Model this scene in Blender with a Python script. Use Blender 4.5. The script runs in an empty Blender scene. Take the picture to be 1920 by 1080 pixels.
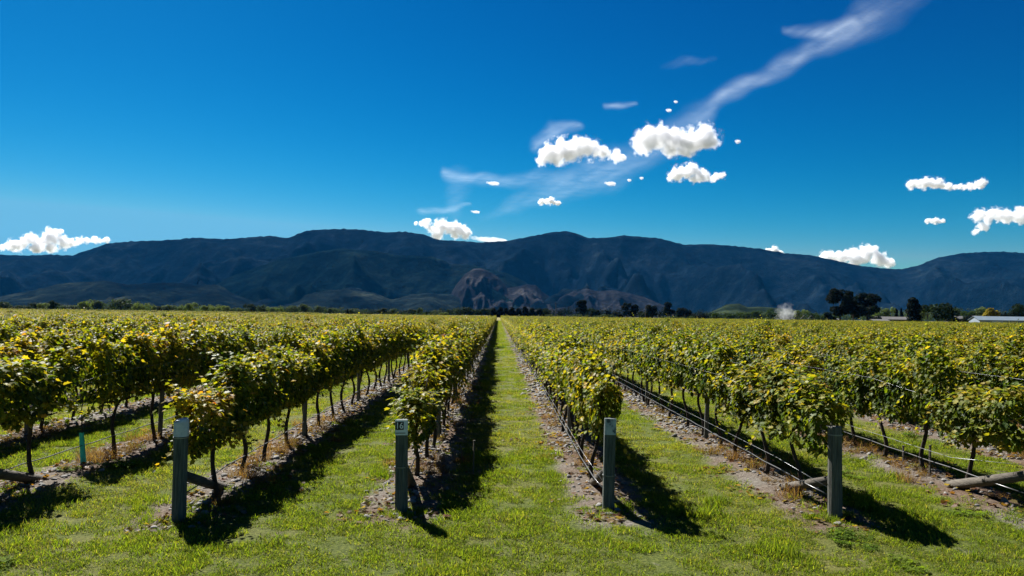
import bpy, bmesh, math, random
import numpy as np
from mathutils import Vector, Matrix, noise, Euler

scene = bpy.context.scene
COL = scene.collection
R = math.radians

# ------------------------------------------------------------------ camera
F, W0, H0 = 1442.0, 1920.0, 1080.0
EYE = 2.34
CAM_ROT = Matrix.Rotation(R(-0.99), 3, 'Z') @ Matrix.Rotation(R(92.03), 3, 'X') @ Matrix.Rotation(R(0.77), 3, 'Z')
cd = bpy.data.cameras.new("camera")
cam = bpy.data.objects.new("camera", cd)
COL.objects.link(cam)
cam.matrix_world = Matrix.Translation((0, 0, EYE)) @ CAM_ROT.to_4x4()
cd.sensor_width = 36.0
cd.lens = 36.0 * F / W0
cd.clip_start = 0.1
cd.clip_end = 200000
scene.camera = cam

def at(x, y, Y):
    """point at world depth Y seen at photo position (x, y): used to survey the place from the photograph"""
    d = CAM_ROT @ Vector(((x - W0 / 2) / F, -(y - H0 / 2) / F, -1.0))
    return Vector((0, 0, EYE)) + d * (Y / d.y)

# ------------------------------------------------------------------ light
SUN_EL, SUN_AZ = 45.0, -31.0      # azimuth measured from +Y towards +X
w = bpy.data.worlds.new("World")
scene.world = w
w.use_nodes = True
nt = w.node_tree
bg = nt.nodes["Background"]
sky = nt.nodes.new("ShaderNodeTexSky")
sky.sky_type = 'NISHITA'
sky.sun_disc = False
sky.sun_elevation = R(SUN_EL)
sky.sun_rotation = R(SUN_AZ)
sky.altitude = 100
sky.air_density = 1.0
sky.dust_density = 0.25
sky.ozone_density = 4.0
hs = nt.nodes.new("ShaderNodeHueSaturation")
hs.inputs["Saturation"].default_value = 1.5
hs.inputs["Hue"].default_value = 0.492
hs.inputs["Value"].default_value = 1.0
EXPO, SKY = 1.5, 0.05
nt.links.new(sky.outputs[0], hs.inputs["Color"])
hs.inputs["Saturation"].default_value = 1.4
# the phone's deep, polarised-looking blue: each channel of the sky gets its own contrast curve
sep = nt.nodes.new("ShaderNodeSeparateColor"); com = nt.nodes.new("ShaderNodeCombineColor")
nt.links.new(hs.outputs[0], sep.inputs[0])
DSP = 0.0732
for ch, (gain, pw) in enumerate(((13.5, 3.3), (1.38, 1.52), (1.17, 1.34))):
    a_ = nt.nodes.new("ShaderNodeMath"); a_.operation = 'MULTIPLY'; a_.inputs[1].default_value = DSP
    b_ = nt.nodes.new("ShaderNodeMath"); b_.operation = 'POWER'; b_.inputs[1].default_value = pw
    c_ = nt.nodes.new("ShaderNodeMath"); c_.operation = 'MULTIPLY'; c_.inputs[1].default_value = gain / (SKY * 2 ** EXPO)
    d_ = nt.nodes.new("ShaderNodeMath"); d_.operation = 'MINIMUM'; d_.inputs[1].default_value = (0.16, 0.50, 0.74)[ch] / (SKY * 2 ** EXPO)
    nt.links.new(sep.outputs[ch], a_.inputs[0]); nt.links.new(a_.outputs[0], b_.inputs[0]); nt.links.new(b_.outputs[0], c_.inputs[0]); nt.links.new(c_.outputs[0], d_.inputs[0]); nt.links.new(d_.outputs[0], com.inputs[ch])
nt.links.new(com.outputs[0], bg.inputs[0])
bg.inputs[1].default_value = SKY

sd = bpy.data.lights.new("sun", 'SUN')
sun = bpy.data.objects.new("sun", sd)
COL.objects.link(sun)
sd.energy = 5.0
sd.angle = R(0.5)
sd.color = (1.0, 0.97, 0.93)
ce = math.cos(R(SUN_EL))
SUN_DIR = Vector((math.sin(R(SUN_AZ)) * ce, math.cos(R(SUN_AZ)) * ce, math.sin(R(SUN_EL))))
sun.rotation_euler = SUN_DIR.to_track_quat('Z', 'Y').to_euler()

scene.view_settings.view_transform = 'Standard'
scene.view_settings.look = 'None'
scene.view_settings.exposure = EXPO
scene.view_settings.gamma = 1.0
cy = scene.cycles
cy.max_bounces = 10
cy.diffuse_bounces = 3
cy.glossy_bounces = 2
cy.transmission_bounces = 5
cy.transparent_max_bounces = 16
cy.volume_bounces = 10
cy.use_denoising = True
cy.caustics_reflective = False
cy.caustics_refractive = False

# ------------------------------------------------------------------ helpers
def tag(o, label=None, cat=None, group=None, kind=None):
    if label: o["label"] = label
    if cat: o["category"] = cat
    if group: o["group"] = group
    if kind: o["kind"] = kind
    return o

def link(o, parent=None):
    COL.objects.link(o)
    if parent is not None: o.parent = parent
    return o

def empty(name, loc=(0, 0, 0), rz=0.0):
    o = bpy.data.objects.new(name, None)
    o.empty_display_size = 0.2
    o.location = loc
    o.rotation_euler = (0, 0, rz)
    return link(o)

class MB:
    """collects vertices, faces and a colour per vertex and links them as one mesh object"""
    def __init__(s): s.v, s.f, s.c, s.m = [], [], [], []
    def add(s, vs, fs, col=(1, 1, 1), mi=0):
        b = len(s.v)
        s.v.extend(vs)
        s.f.extend([tuple(i + b for i in f) for f in fs])
        if len(col) and isinstance(col[0], (tuple, list)): s.c.extend(col)
        else: s.c.extend([col] * len(vs))
        s.m.extend([mi] * len(fs))
    def box(s, lo, hi, col=(1, 1, 1), mi=0):
        x0, y0, z0 = lo; x1, y1, z1 = hi
        s.add([(x0,y0,z0),(x1,y0,z0),(x1,y1,z0),(x0,y1,z0),(x0,y0,z1),(x1,y0,z1),(x1,y1,z1),(x0,y1,z1)],
              [(0,3,2,1),(4,5,6,7),(0,1,5,4),(1,2,6,5),(2,3,7,6),(3,0,4,7)], col, mi)
    def tube(s, pts, rad, n=8, col=(1, 1, 1), mi=0, cap=True, wob=0.0, rng=None):
        pts = [Vector(p) for p in pts]
        if not hasattr(rad, '__len__'): rad = [rad] * len(pts)
        vs, fs = [], []
        up = Vector((0.3, 0.2, 1)).normalized()
        for i, p in enumerate(pts):
            t = (pts[min(i + 1, len(pts) - 1)] - pts[max(i - 1, 0)]).normalized()
            if abs(t.dot(up)) > 0.97: up = Vector((1, 0.2, 0)).normalized()
            a = t.cross(up).normalized(); b = t.cross(a)
            for k in range(n):
                ang = 2 * math.pi * k / n
                r = rad[i] * (1 + (rng.uniform(-wob, wob) if rng else 0))
                vs.append(tuple(p + a * (math.cos(ang) * r) + b * (math.sin(ang) * r)))
        for i in range(len(pts) - 1):
            for k in range(n):
                fs.append((i*n+k, i*n+(k+1)%n, (i+1)*n+(k+1)%n, (i+1)*n+k))
        if cap:
            fs.append(tuple(range(n - 1, -1, -1)))
            fs.append(tuple((len(pts)-1)*n + k for k in range(n)))
        s.add(vs, fs, col, mi)
    def mesh(s, name, mats, smooth=False):
        me = bpy.data.meshes.new(name)
        me.from_pydata(s.v, [], s.f)
        if not isinstance(mats, (list, tuple)): mats = [mats]
        for m in mats: me.materials.append(m)
        at_ = me.color_attributes.new("tint", 'FLOAT_COLOR', 'POINT')
        a = np.ones((len(s.v), 4), np.float32)
        a[:, :3] = np.array(s.c, np.float32)
        at_.data.foreach_set("color", a.ravel())
        if any(s.m): me.polygons.foreach_set("material_index", np.array(s.m, np.int32))
        if smooth: me.polygons.foreach_set("use_smooth", np.ones(len(me.polygons), bool))
        me.update()
        return me
    def build(s, name, mats, parent=None, smooth=False):
        return link(bpy.data.objects.new(name, s.mesh(name, mats, smooth)), parent)

# ------------------------------------------------------------------ materials
def new_mat(name):
    m = bpy.data.materials.new(name)
    m.use_nodes = True
    m.node_tree.nodes.clear()
    return m, m.node_tree
def N(t, kind, **kw):
    n = t.nodes.new("ShaderNode" + kind)
    for k, v in kw.items():
        if k in n.inputs.keys(): n.inputs[k].default_value = v
        else: setattr(n, k, v)
    return n
def L(t, a, b): t.links.new(a, b)
def ramp(t, fac, stops):
    r = N(t, "ValToRGB")
    e = r.color_ramp.elements
    while len(e) < len(stops): e.new(0.5)
    for i, (p, c) in enumerate(stops):
        e[i].position = p
        e[i].color = (*c, 1) if len(c) == 3 else c
    L(t, fac, r.inputs[0])
    return r
def mixc(t, fac, a, b, mode='MIX'):
    m = N(t, "MixRGB", blend_type=mode)
    for sock, v in ((m.inputs[0], fac), (m.inputs[1], a), (m.inputs[2], b)):
        if isinstance(v, (int, float)): sock.default_value = v
        elif isinstance(v, tuple): sock.default_value = (*v, 1)
        else: L(t, v, sock)
    return m.outputs[0]
def math_(t, op, a, b=None, c=None):
    m = N(t, "Math", operation=op)
    for i, v in enumerate((a, b, c)):
        if v is None: continue
        if isinstance(v, (int, float)): m.inputs[i].default_value = v
        else: L(t, v, m.inputs[i])
    return m.outputs[0]

def leaf_mat(name, trans=0.42, gain=(2.15, 2.0, 0.38), rough=0.5, spec=0.08, hue_var=0.02, val_var=0.25):
    m, t = new_mat(name)
    a = N(t, "Attribute", attribute_name="tint")
    oi = N(t, "ObjectInfo")
    hsv = N(t, "HueSaturation")
    L(t, a.outputs["Color"], hsv.inputs["Color"])
    L(t, math_(t, 'MULTIPLY_ADD', oi.outputs["Random"], hue_var * 2, 0.5 - hue_var), hsv.inputs["Hue"])
    L(t, math_(t, 'MULTIPLY_ADD', oi.outputs["Random"], -val_var, 1 + val_var / 2), hsv.inputs["Value"])
    p = N(t, "BsdfPrincipled", Roughness=rough)
    p.inputs["Specular IOR Level"].default_value = spec
    L(t, hsv.outputs[0], p.inputs["Base Color"])
    tr = N(t, "BsdfTranslucent")
    L(t, mixc(t, 1.0, hsv.outputs[0], gain, 'MULTIPLY'), tr.inputs[0])
    mx = N(t, "MixShader", Fac=trans)
    L(t, p.outputs[0], mx.inputs[1]); L(t, tr.outputs[0], mx.inputs[2])
    o = N(t, "OutputMaterial"); L(t, mx.outputs[0], o.inputs[0])
    return m

def rough_mat(name, stops, scale=8.0, stretch=(1, 1, 1), rough=0.85, bump=0.3, detail=6, use_tint=False, spec=0.3, bscale=None, metal=0.0):
    m, t = new_mat(name)
    tc = N(t, "TexCoord"); mp = N(t, "Mapping"); mp.inputs["Scale"].default_value = stretch
    L(t, tc.outputs["Object"], mp.inputs[0])
    n = N(t, "TexNoise", Scale=scale, Detail=detail, Roughness=0.62)
    L(t, mp.outputs[0], n.inputs["Vector"])
    c = ramp(t, n.outputs[0], stops).outputs[0]
    if use_tint:
        a = N(t, "Attribute", attribute_name="tint")
        c = mixc(t, 1.0, c, a.outputs["Color"], 'MULTIPLY')
    p = N(t, "BsdfPrincipled", Roughness=rough, Metallic=metal)
    p.inputs["Specular IOR Level"].default_value = spec
    L(t, c, p.inputs["Base Color"])
    if bump:
        n2 = N(t, "TexNoise", Scale=bscale or scale * 3, Detail=4)
        L(t, mp.outputs[0], n2.inputs["Vector"])
        b = N(t, "Bump", Strength=bump, Distance=0.02)
        L(t, n2.outputs[0], b.inputs["Height"]); L(t, b.outputs[0], p.inputs["Normal"])
    o = N(t, "OutputMaterial"); L(t, p.outputs[0], o.inputs[0])
    return m

M_LEAF = leaf_mat("vine_leaf")
M_GRASS = leaf_mat("grass_blade", trans=0.5, gain=(1.9, 2.0, 0.5), rough=0.7, spec=0.03, hue_var=0.012, val_var=0.3)
M_TREELEAF = leaf_mat("tree_leaf", trans=0.3, gain=(1.3, 1.5, 0.5), rough=0.8, spec=0.03, hue_var=0.01, val_var=0.2)
M_BARK = rough_mat("vine_bark", [(0.3, (0.012, 0.009, 0.007)), (0.7, (0.055, 0.038, 0.026))], scale=30, stretch=(1, 1, 0.25), bump=0.8)
M_WOOD = rough_mat("weathered_wood", [(0.30, (0.038, 0.038, 0.032)), (0.5, (0.11, 0.11, 0.09)), (0.7, (0.18, 0.175, 0.14))], scale=16, stretch=(3.5, 3.5, 0.22), bump=1.0, bscale=22)
M_GREYWOOD = rough_mat("greenish_wood", [(0.30, (0.030, 0.038, 0.034)), (0.5, (0.085, 0.10, 0.085)), (0.7, (0.15, 0.165, 0.14))], scale=16, stretch=(3.5, 3.5, 0.22), bump=1.0, bscale=22)
M_LOG = rough_mat("log_wood", [(0.25, (0.04, 0.033, 0.025)), (0.7, (0.115, 0.10, 0.078))], scale=9, stretch=(4, 0.4, 4), bump=0.5)
M_WHITEPAINT = rough_mat("chalky_paint", [(0.3, (0.42, 0.47, 0.50)), (0.7, (0.62, 0.66, 0.68))], scale=18, bump=0.2)
M_TAGWHITE = rough_mat("tag_white", [(0.3, (0.55, 0.60, 0.62)), (0.7, (0.74, 0.77, 0.78))], scale=20, rough=0.4, bump=0.05)
M_TAGPEEL = rough_mat("tag_peeling", [(0.38, (0.05, 0.07, 0.085)), (0.44, (0.28, 0.34, 0.37)), (0.62, (0.40, 0.46, 0.48)), (0.8, (0.56, 0.61, 0.62))], scale=16, stretch=(1, 1, 0.7), rough=0.5, bump=0.2)
M_BLACK = rough_mat("sign_black", [(0.3, (0.006, 0.007, 0.009)), (0.7, (0.014, 0.015, 0.018))], scale=20, rough=0.4, bump=0)
M_WHITE = rough_mat("sign_white", [(0.3, (0.74, 0.75, 0.75)), (0.7, (0.82, 0.82, 0.82))], scale=20, rough=0.5, bump=0)
M_WIRE = rough_mat("galvanised_wire", [(0.3, (0.14, 0.145, 0.15)), (0.7, (0.24, 0.25, 0.255))], scale=5, rough=0.4, bump=0, metal=0.6, spec=0.5)
M_HOSE = rough_mat("drip_hose", [(0.3, (0.05, 0.05, 0.05)), (0.7, (0.09, 0.09, 0.09))], scale=5, rough=0.33, bump=0, spec=0.6)
M_TEAL = rough_mat("teal_plastic", [(0.3, (0.02, 0.42, 0.31)), (0.7, (0.06, 0.60, 0.47))], scale=12, stretch=(2, 2, 0.3), rough=0.45, bump=0.3)
M_STONE = rough_mat("river_stone", [(0.3, (0.12, 0.117, 0.11)), (0.7, (0.25, 0.243, 0.23))], scale=9, rough=0.8, bump=0.3, use_tint=True)

# ------------------------------------------------------------------ vineyard layout (metres)
S = 2.52                      # spacing between rows
X0 = -1.115                   # the row behind the numbered post
VS = 1.2                      # spacing between vines
Y_END = 336.0
def row_x(k): return X0 + k * S
END_Y = {-2: 8.6, -1: 8.76, 0: 9.16, 1: 9.30, 2: 9.05, 3: 9.15}
END_X = {-1: -3.545, 0: -1.108, 1: 1.352, 2: 3.985}
def row_axis(k, y):
    """the row's line: near ends sit a few cm off the grid, as surveyed"""
    x = row_x(k)
    if k in END_X: x += (END_X[k] - x) * max(0.0, 1 - (y - 9) / 14)
    return x
def end_y(k):
    return END_Y.get(k, 8.9 + 0.15 * math.sin(k * 2.3))
def half_width(y): return 0.70 * y + 3.5

ORD = ("first second third fourth fifth sixth seventh eighth ninth tenth eleventh twelfth thirteenth fourteenth fifteenth sixteenth "
       "seventeenth eighteenth nineteenth twentieth twenty-first twenty-second twenty-third twenty-fourth twenty-fifth twenty-sixth "
       "twenty-seventh twenty-eighth twenty-ninth thirtieth thirty-first thirty-second thirty-third thirty-fourth").split()
def row_name(k):
    if k == 0: return "the row behind the post numbered 16"
    if k == -1: return "the row behind the white-topped post"
    if k == 1: return "the row behind the peeling-tag post"
    if k == 2: return "the row behind the leaf-draped post"
    if k == -2: return "the row with the teal sleeve"
    if k < -2: return "the %s row past the teal sleeve" % ORD[-k - 3]
    return "the %s row past the leaf-draped post" % ORD[k - 3]

# ------------------------------------------------------------------ ground
def nz(x, y, s, o=0.0): return noise.noise(Vector((x / s + o, y / s - o, o * 0.7)))
def ground_z(x, y):
    if y < 3 or y > 60 or abs(x) > 45: return 0.0
    f = min(1, (y - 3) / 2, (60 - y) / 20, (45 - abs(x)) / 10)
    z = 0.03 * nz(x, y, 1.6) * max(0, min(1, (40 - y) / 15)) + 0.012 * nz(x, y, 0.35, 3.1) * max(0, min(1, (21 - y) / 5))
    if y > 8.6:
        d = (x - X0 + S / 2) % S - S / 2
        z += 0.05 * math.exp(-(d / 0.42) ** 2) * min(1, (y - 8.6) / 1.5)
    return z * max(0, f)

def axis(parts):
    out = []
    for a, b, n in parts:
        out += list(np.linspace(a, b, n, endpoint=False))
    out.append(parts[-1][1])
    return np.array(out)
gx = axis([(-60000, -3000, 4), (-3000, -200, 10), (-200, -45, 16), (-45, -16, 80), (-16, 16, 240), (16, 45, 80), (45, 200, 16), (200, 3000, 10), (3000, 60000, 4)])
gy = axis([(-3000, -20, 6), (-20, 3, 12), (3, 22, 170), (22, 60, 110), (60, 340, 40), (340, 3000, 12), (3000, 90000, 6)])
nx_, ny_ = len(gx), len(gy)
gv = [(float(x), float(y), ground_z(x, y)) for y in gy for x in gx]
gf = [(j*nx_+i, j*nx_+i+1, (j+1)*nx_+i+1, (j+1)*nx_+i) for j in range(ny_-1) for i in range(nx_-1)]

def ground_mat():
    m, t = new_mat("ground")
    tc = N(t, "TexCoord")
    sp = N(t, "SeparateXYZ"); L(t, tc.outputs["Object"], sp.inputs[0])
    X, Y = sp.outputs[0], sp.outputs[1]
    def nse(scale, detail=5, rough=0.6):
        n = N(t, "TexNoise", Scale=scale, Detail=detail, Roughness=rough)
        L(t, tc.outputs["Object"], n.inputs["Vector"]); return n.outputs[0]
    n_f, n_m, n_l = nse(26, 6, 0.7), nse(3.2, 5), nse(0.45, 4)
    # distance to the nearest row line
    u = math_(t, 'ADD', X, S / 2 - X0)
    u = math_(t, 'FLOORED_MODULO', u, S)
    d = math_(t, 'ABSOLUTE', math_(t, 'SUBTRACT', u, S / 2))
    d = math_(t, 'ADD', d, math_(t, 'MULTIPLY', math_(t, 'SUBTRACT', n_m, 0.5), 0.42))
    strip = N(t, "MapRange", interpolation_type='SMOOTHSTEP')
    for k, v in (("From Min", 0.58), ("From Max", 0.38), ("To Min", 0.0), ("To Max", 1.0)): strip.inputs[k].default_value = v
    L(t, d, strip.inputs["Value"])
    yy = math_(t, 'ADD', Y, math_(t, 'MULTIPLY', math_(t, 'SUBTRACT', n_m, 0.5), 1.4))
    y0 = N(t, "MapRange", interpolation_type='SMOOTHSTEP')
    for k, v in (("From Min", 8.3), ("From Max", 8.9)): y0.inputs[k].default_value = v
    L(t, yy, y0.inputs["Value"])
    y1 = math_(t, 'LESS_THAN', Y, Y_END + 1)
    smask = math_(t, 'MULTIPLY', math_(t, 'MULTIPLY', strip.outputs[0], y0.outputs[0]), y1)
    soil = ramp(t, n_f, [(0.30, (0.040, 0.034, 0.027)), (0.46, (0.105, 0.092, 0.075)), (0.62, (0.19, 0.172, 0.145))]).outputs[0]
    litter = ramp(t, n_f, [(0.3, (0.033, 0.020, 0.012)), (0.5, (0.09, 0.056, 0.035)), (0.7, (0.14, 0.098, 0.066))]).outputs[0]
    soil = mixc(t, ramp(t, n_l, [(0.4, (0, 0, 0)), (0.62, (1, 1, 1))]).outputs[0], soil, litter)
    turf = ramp(t, n_f, [(0.32, (0.022, 0.028, 0.007)), (0.48, (0.058, 0.076, 0.012)), (0.66, (0.115, 0.125, 0.028))]).outputs[0]
    dry = ramp(t, n_f, [(0.28, (0.065, 0.056, 0.018)), (0.7, (0.18, 0.155, 0.048))]).outputs[0]
    turf = mixc(t, math_(t, 'MULTIPLY', ramp(t, n_l, [(0.45, (0, 0, 0)), (0.7, (1, 1, 1))]).outputs[0], 0.7), turf, dry)
    bare = ramp(t, n_m, [(0.62, (0, 0, 0)), (0.72, (1, 1, 1))]).outputs[0]
    turf = mixc(t, math_(t, 'MULTIPLY', bare, 0.8), turf, soil)
    far = N(t, "MapRange"); far.inputs["From Min"].default_value = Y_END; far.inputs["From Max"].default_value = Y_END + 2
    L(t, Y, far.inputs["Value"])
    n_far = nse(0.004, 4)
    hay = ramp(t, n_far, [(0.35, (0.13, 0.115, 0.034)), (0.5, (0.18, 0.155, 0.05)), (0.65, (0.08, 0.09, 0.024))]).outputs[0]
    c = mixc(t, far.outputs[0], mixc(t, smask, turf, soil), hay)
    p = N(t, "BsdfPrincipled", Roughness=0.95); p.inputs["Specular IOR Level"].default_value = 0.1
    L(t, c, p.inputs["Base Color"])
    b = N(t, "Bump", Strength=0.9, Distance=0.03)
    L(t, n_f, b.inputs["Height"]); L(t, b.outputs[0], p.inputs["Normal"])
    o = N(t, "OutputMaterial"); L(t, p.outputs[0], o.inputs[0])
    return m
gmb = MB(); gmb.add(gv, gf)
tag(gmb.build("ground", ground_mat(), smooth=True), kind='structure')

# ------------------------------------------------------------------ mountains
def terrain_mat(name, stops, scale, tree=0.6, rock=None):
    m, t = new_mat(name)
    tc = N(t, "TexCoord")
    n = N(t, "TexNoise", Scale=scale, Detail=8, Roughness=0.65); L(t, tc.outputs["Object"], n.inputs["Vector"])
    c = ramp(t, n.outputs[0], stops).outputs[0]
    f2 = N(t, "TexNoise", Scale=0.012, Detail=6, Roughness=0.75); L(t, tc.outputs["Object"], f2.inputs["Vector"])
    c = mixc(t, 1.0, c, ramp(t, f2.outputs[0], [(0.36, (.45, .5, .55)), (0.52, (1, 1, 1)), (0.66, (2.3, 2.1, 1.8))]).outputs[0], 'MULTIPLY')
    v = N(t, "TexNoise", Scale=0.016, Detail=6, Roughness=0.75); L(t, tc.outputs["Object"], v.inputs["Vector"])
    p = N(t, "BsdfPrincipled", Roughness=1.0); p.inputs["Specular IOR Level"].default_value = 0.0
    L(t, c, p.inputs["Base Color"])
    b = N(t, "Bump", Strength=tree, Distance=45.0)
    L(t, v.outputs[0], b.inputs["Height"]); L(t, b.outputs[0], p.inputs["Normal"])
    o = N(t, "OutputMaterial"); L(t, p.outputs[0], o.inputs[0])
    return m

def mountain(name, prof, D, s0, s1, mat, seed, carve=0.4, spur=900.0, ncol=260, nrow=60, jag=0.0, power=1.0):
    """a range: the surveyed crest at distance D, flanks running down in front and behind, spurs and gullies cut into them"""
    xs = np.linspace(prof[0][0], prof[-1][0], ncol)
    ys = np.interp(xs, [p[0] for p in prof], [p[1] for p in prof])
    rng = random.Random(seed)
    vs, fs = [], []
    ss = np.concatenate([np.linspace(s0, 1.0, nrow), np.linspace(1.0, s1, nrow // 4)[1:]])
    nr = len(ss)
    for px, py in zip(xs, ys):
        c = at(px, py, D)
        zr = max(c.z, 2.0)
        for s in ss:
            x, y = c.x * s, D * s
            if s <= 1:
                t_ = (s - s0) / (1 - s0)
                base = t_ ** power
                k = math.sin(math.pi * t_) ** 0.8 if t_ < 1 else 0.0
            else:
                t_ = (s1 - s) / (s1 - 1); base = t_; k = math.sin(math.pi * t_) ** 0.8
            # spurs run down the slope: noise stretched along depth and warped
            wx = 0.35 * spur * noise.noise(Vector((x / 1500 + seed, y / 1500, 0)))
            n1 = noise.noise(Vector(((x + wx) / spur, y / (spur * 2.6), seed * 1.7)))
            n2 = noise.noise(Vector(((x + wx) / (spur * .42), y / (spur * 0.9), seed * 2.9)))
            n3 = noise.noise(Vector(((x + wx * .5) / (spur * .16), y / (spur * .35), seed * 0.3)))
            g = min(1.0, abs(n1) * 2.2) * 0.58 + min(1, abs(n2) * 2.2) * 0.30 + min(1, abs(n3) * 2) * 0.14
            z = zr * base - zr * carve * k * g
            if 0.9 < s <= 1.0 and jag: z += jag * abs(noise.noise(Vector((x / 22, y / 30, 5.0)))) * (s - 0.9) * 10
            vs.append((x, y, max(z, -3.0)))
    for i in range(ncol - 1):
        for j in range(nr - 1):
            fs.append((i*nr+j, (i+1)*nr+j, (i+1)*nr+j+1, i*nr+j+1))
    mb = MB(); mb.add(vs, fs)
    return tag(mb.build(name, mat, smooth=True), kind='structure')

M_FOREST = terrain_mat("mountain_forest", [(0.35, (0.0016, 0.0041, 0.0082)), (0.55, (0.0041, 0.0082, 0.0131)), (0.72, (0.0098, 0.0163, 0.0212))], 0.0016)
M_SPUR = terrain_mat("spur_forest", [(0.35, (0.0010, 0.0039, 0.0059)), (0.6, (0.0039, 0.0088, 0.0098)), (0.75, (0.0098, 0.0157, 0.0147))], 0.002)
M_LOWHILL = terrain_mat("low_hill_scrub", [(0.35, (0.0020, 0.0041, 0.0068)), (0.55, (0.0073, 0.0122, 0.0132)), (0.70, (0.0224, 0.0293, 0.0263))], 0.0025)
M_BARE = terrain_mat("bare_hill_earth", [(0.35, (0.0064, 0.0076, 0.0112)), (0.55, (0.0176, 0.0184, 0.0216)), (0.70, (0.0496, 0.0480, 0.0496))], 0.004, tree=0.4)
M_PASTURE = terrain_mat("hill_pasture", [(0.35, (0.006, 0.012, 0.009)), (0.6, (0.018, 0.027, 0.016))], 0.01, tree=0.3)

mountain("mountain_range", [(-500,474),(-300,486),(-150,480),(0,478),(60,480),(95,478),(135,480),(170,468),(200,457),(250,453),(290,452),(340,449),(365,446),(420,449),(480,445),(505,443),(540,447),(575,433),(620,430),(665,430),(720,436),(760,435),(795,440),(820,450),(860,452),(900,455),(950,452),(990,445),(1035,436),(1060,434),(1080,438),(1105,447),(1140,446),(1170,442),(1210,445),(1240,448),(1285,460),(1330,458),(1370,461),(1430,468),(1470,475),(1510,478),(1540,483),(1580,492),(1620,500),(1660,504),(1690,505),(1720,499),(1760,483),(1800,476),(1840,473),(1880,473),(1920,475),(2100,468),(2300,480),(2500,476)],
         7000, 0.5, 1.25, M_FOREST, 3, carve=0.85, spur=850, ncol=520, nrow=120, jag=14)
mountain("mountain_spur", [(300,590),(360,560),(430,520),(520,488),(600,472),(640,466),(700,471),(740,478),(775,480),(810,482),(830,488),(845,496),(885,497),(925,507),(950,513),(975,524),(1000,540),(1060,580),(1090,594)],
         5200, 0.62, 1.2, M_SPUR, 8, carve=0.85, spur=620, ncol=300, nrow=90, jag=9)
mountain("foothills", [(-400,540),(-200,562),(-60,560),(0,556),(60,545),(110,533),(140,530),(200,527),(240,534),(290,531),(330,530),(370,535),(410,534),(440,553),(480,566),(540,563),(590,549),(620,544),(650,543),(700,549),(735,563),(770,553),(800,550),(850,553),(880,570),(910,588)],
         4000, 0.7, 1.15, M_LOWHILL, 15, carve=0.75, spur=420, ncol=320, nrow=70, jag=5)
mountain("bare_hills", [(820,592),(840,562),(855,535),(872,514),(888,504),(902,503),(915,508),(935,520),(952,540),(968,538),(988,533),(1005,535),(1018,548),(1040,563),(1060,553),(1078,545),(1100,541),(1120,546),(1150,544),(1180,550),(1210,558),(1250,575),(1290,594)],
         4400, 0.72, 1.12, M_BARE, 22, carve=0.9, spur=260, ncol=300, nrow=80, jag=0)
mountain("pasture_hill", [(1300,597),(1335,584),(1362,571),(1385,569),(1402,576),(1425,575),(1450,577),(1490,582),(1530,592),(1560,602)],
         1700, 0.8, 1.15, M_PASTURE, 31, carve=0.3, spur=200, ncol=80, nrow=30)

# ------------------------------------------------------------------ instancing for stuff (uncountable masses only)
def scatter(name, label, cat, pts, rots, scls, idxs, protos):
    me = bpy.data.meshes.new(name)
    me.from_pydata([tuple(p) for p in pts], [], [])
    a = me.attributes.new("rot", 'FLOAT_VECTOR', 'POINT'); a.data.foreach_set("vector", np.array(rots, np.float32).ravel())
    a = me.attributes.new("scl", 'FLOAT_VECTOR', 'POINT'); a.data.foreach_set("vector", np.array(scls, np.float32).ravel())
    a = me.attributes.new("idx", 'INT', 'POINT'); a.data.foreach_set("value", np.array(idxs, np.int32))
    o = link(bpy.data.objects.new(name, me))
    tag(o, label, cat, kind='stuff')
    g = bpy.data.node_groups.new(name + "_nodes", 'GeometryNodeTree')
    g.interface.new_socket("Geometry", in_out='INPUT', socket_type='NodeSocketGeometry')
    g.interface.new_socket("Geometry", in_out='OUTPUT', socket_type='NodeSocketGeometry')
    gi, go = g.nodes.new("NodeGroupInput"), g.nodes.new("NodeGroupOutput")
    iop = g.nodes.new("GeometryNodeInstanceOnPoints")
    m2p = g.nodes.new("GeometryNodeMeshToPoints")
    g.links.new(gi.outputs[0], m2p.inputs["Mesh"]); g.links.new(m2p.outputs[0], iop.inputs["Points"])
    join = g.nodes.new("GeometryNodeJoinGeometry")
    for me_ in reversed(protos):          # the join node lists its inputs last first
        po = bpy.data.objects.new(me_.name + "_source", me_)
        oi = g.nodes.new("GeometryNodeObjectInfo"); oi.inputs["Object"].default_value = po
        gti = g.nodes.new("GeometryNodeGeometryToInstance")
        g.links.new(oi.outputs["Geometry"], gti.inputs[0]); g.links.new(gti.outputs[0], join.inputs[0])
    g.links.new(join.outputs[0], iop.inputs["Instance"])
    iop.inputs["Pick Instance"].default_value = True
    for nm, ty, sock in (("idx", 'INT', "Instance Index"), ("scl", 'FLOAT_VECTOR', "Scale")):
        na = g.nodes.new("GeometryNodeInputNamedAttribute"); na.data_type = ty; na.inputs["Name"].default_value = nm
        g.links.new(na.outputs["Attribute"], iop.inputs[sock])
    na = g.nodes.new("GeometryNodeInputNamedAttribute"); na.data_type = 'FLOAT_VECTOR'; na.inputs["Name"].default_value = "rot"
    e2r = g.nodes.new("FunctionNodeEulerToRotation")
    g.links.new(na.outputs["Attribute"], e2r.inputs[0]); g.links.new(e2r.outputs[0], iop.inputs["Rotation"])
    g.links.new(iop.outputs[0], go.inputs[0])
    md = o.modifiers.new("scatter", 'NODES'); md.node_group = g
    return o

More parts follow.
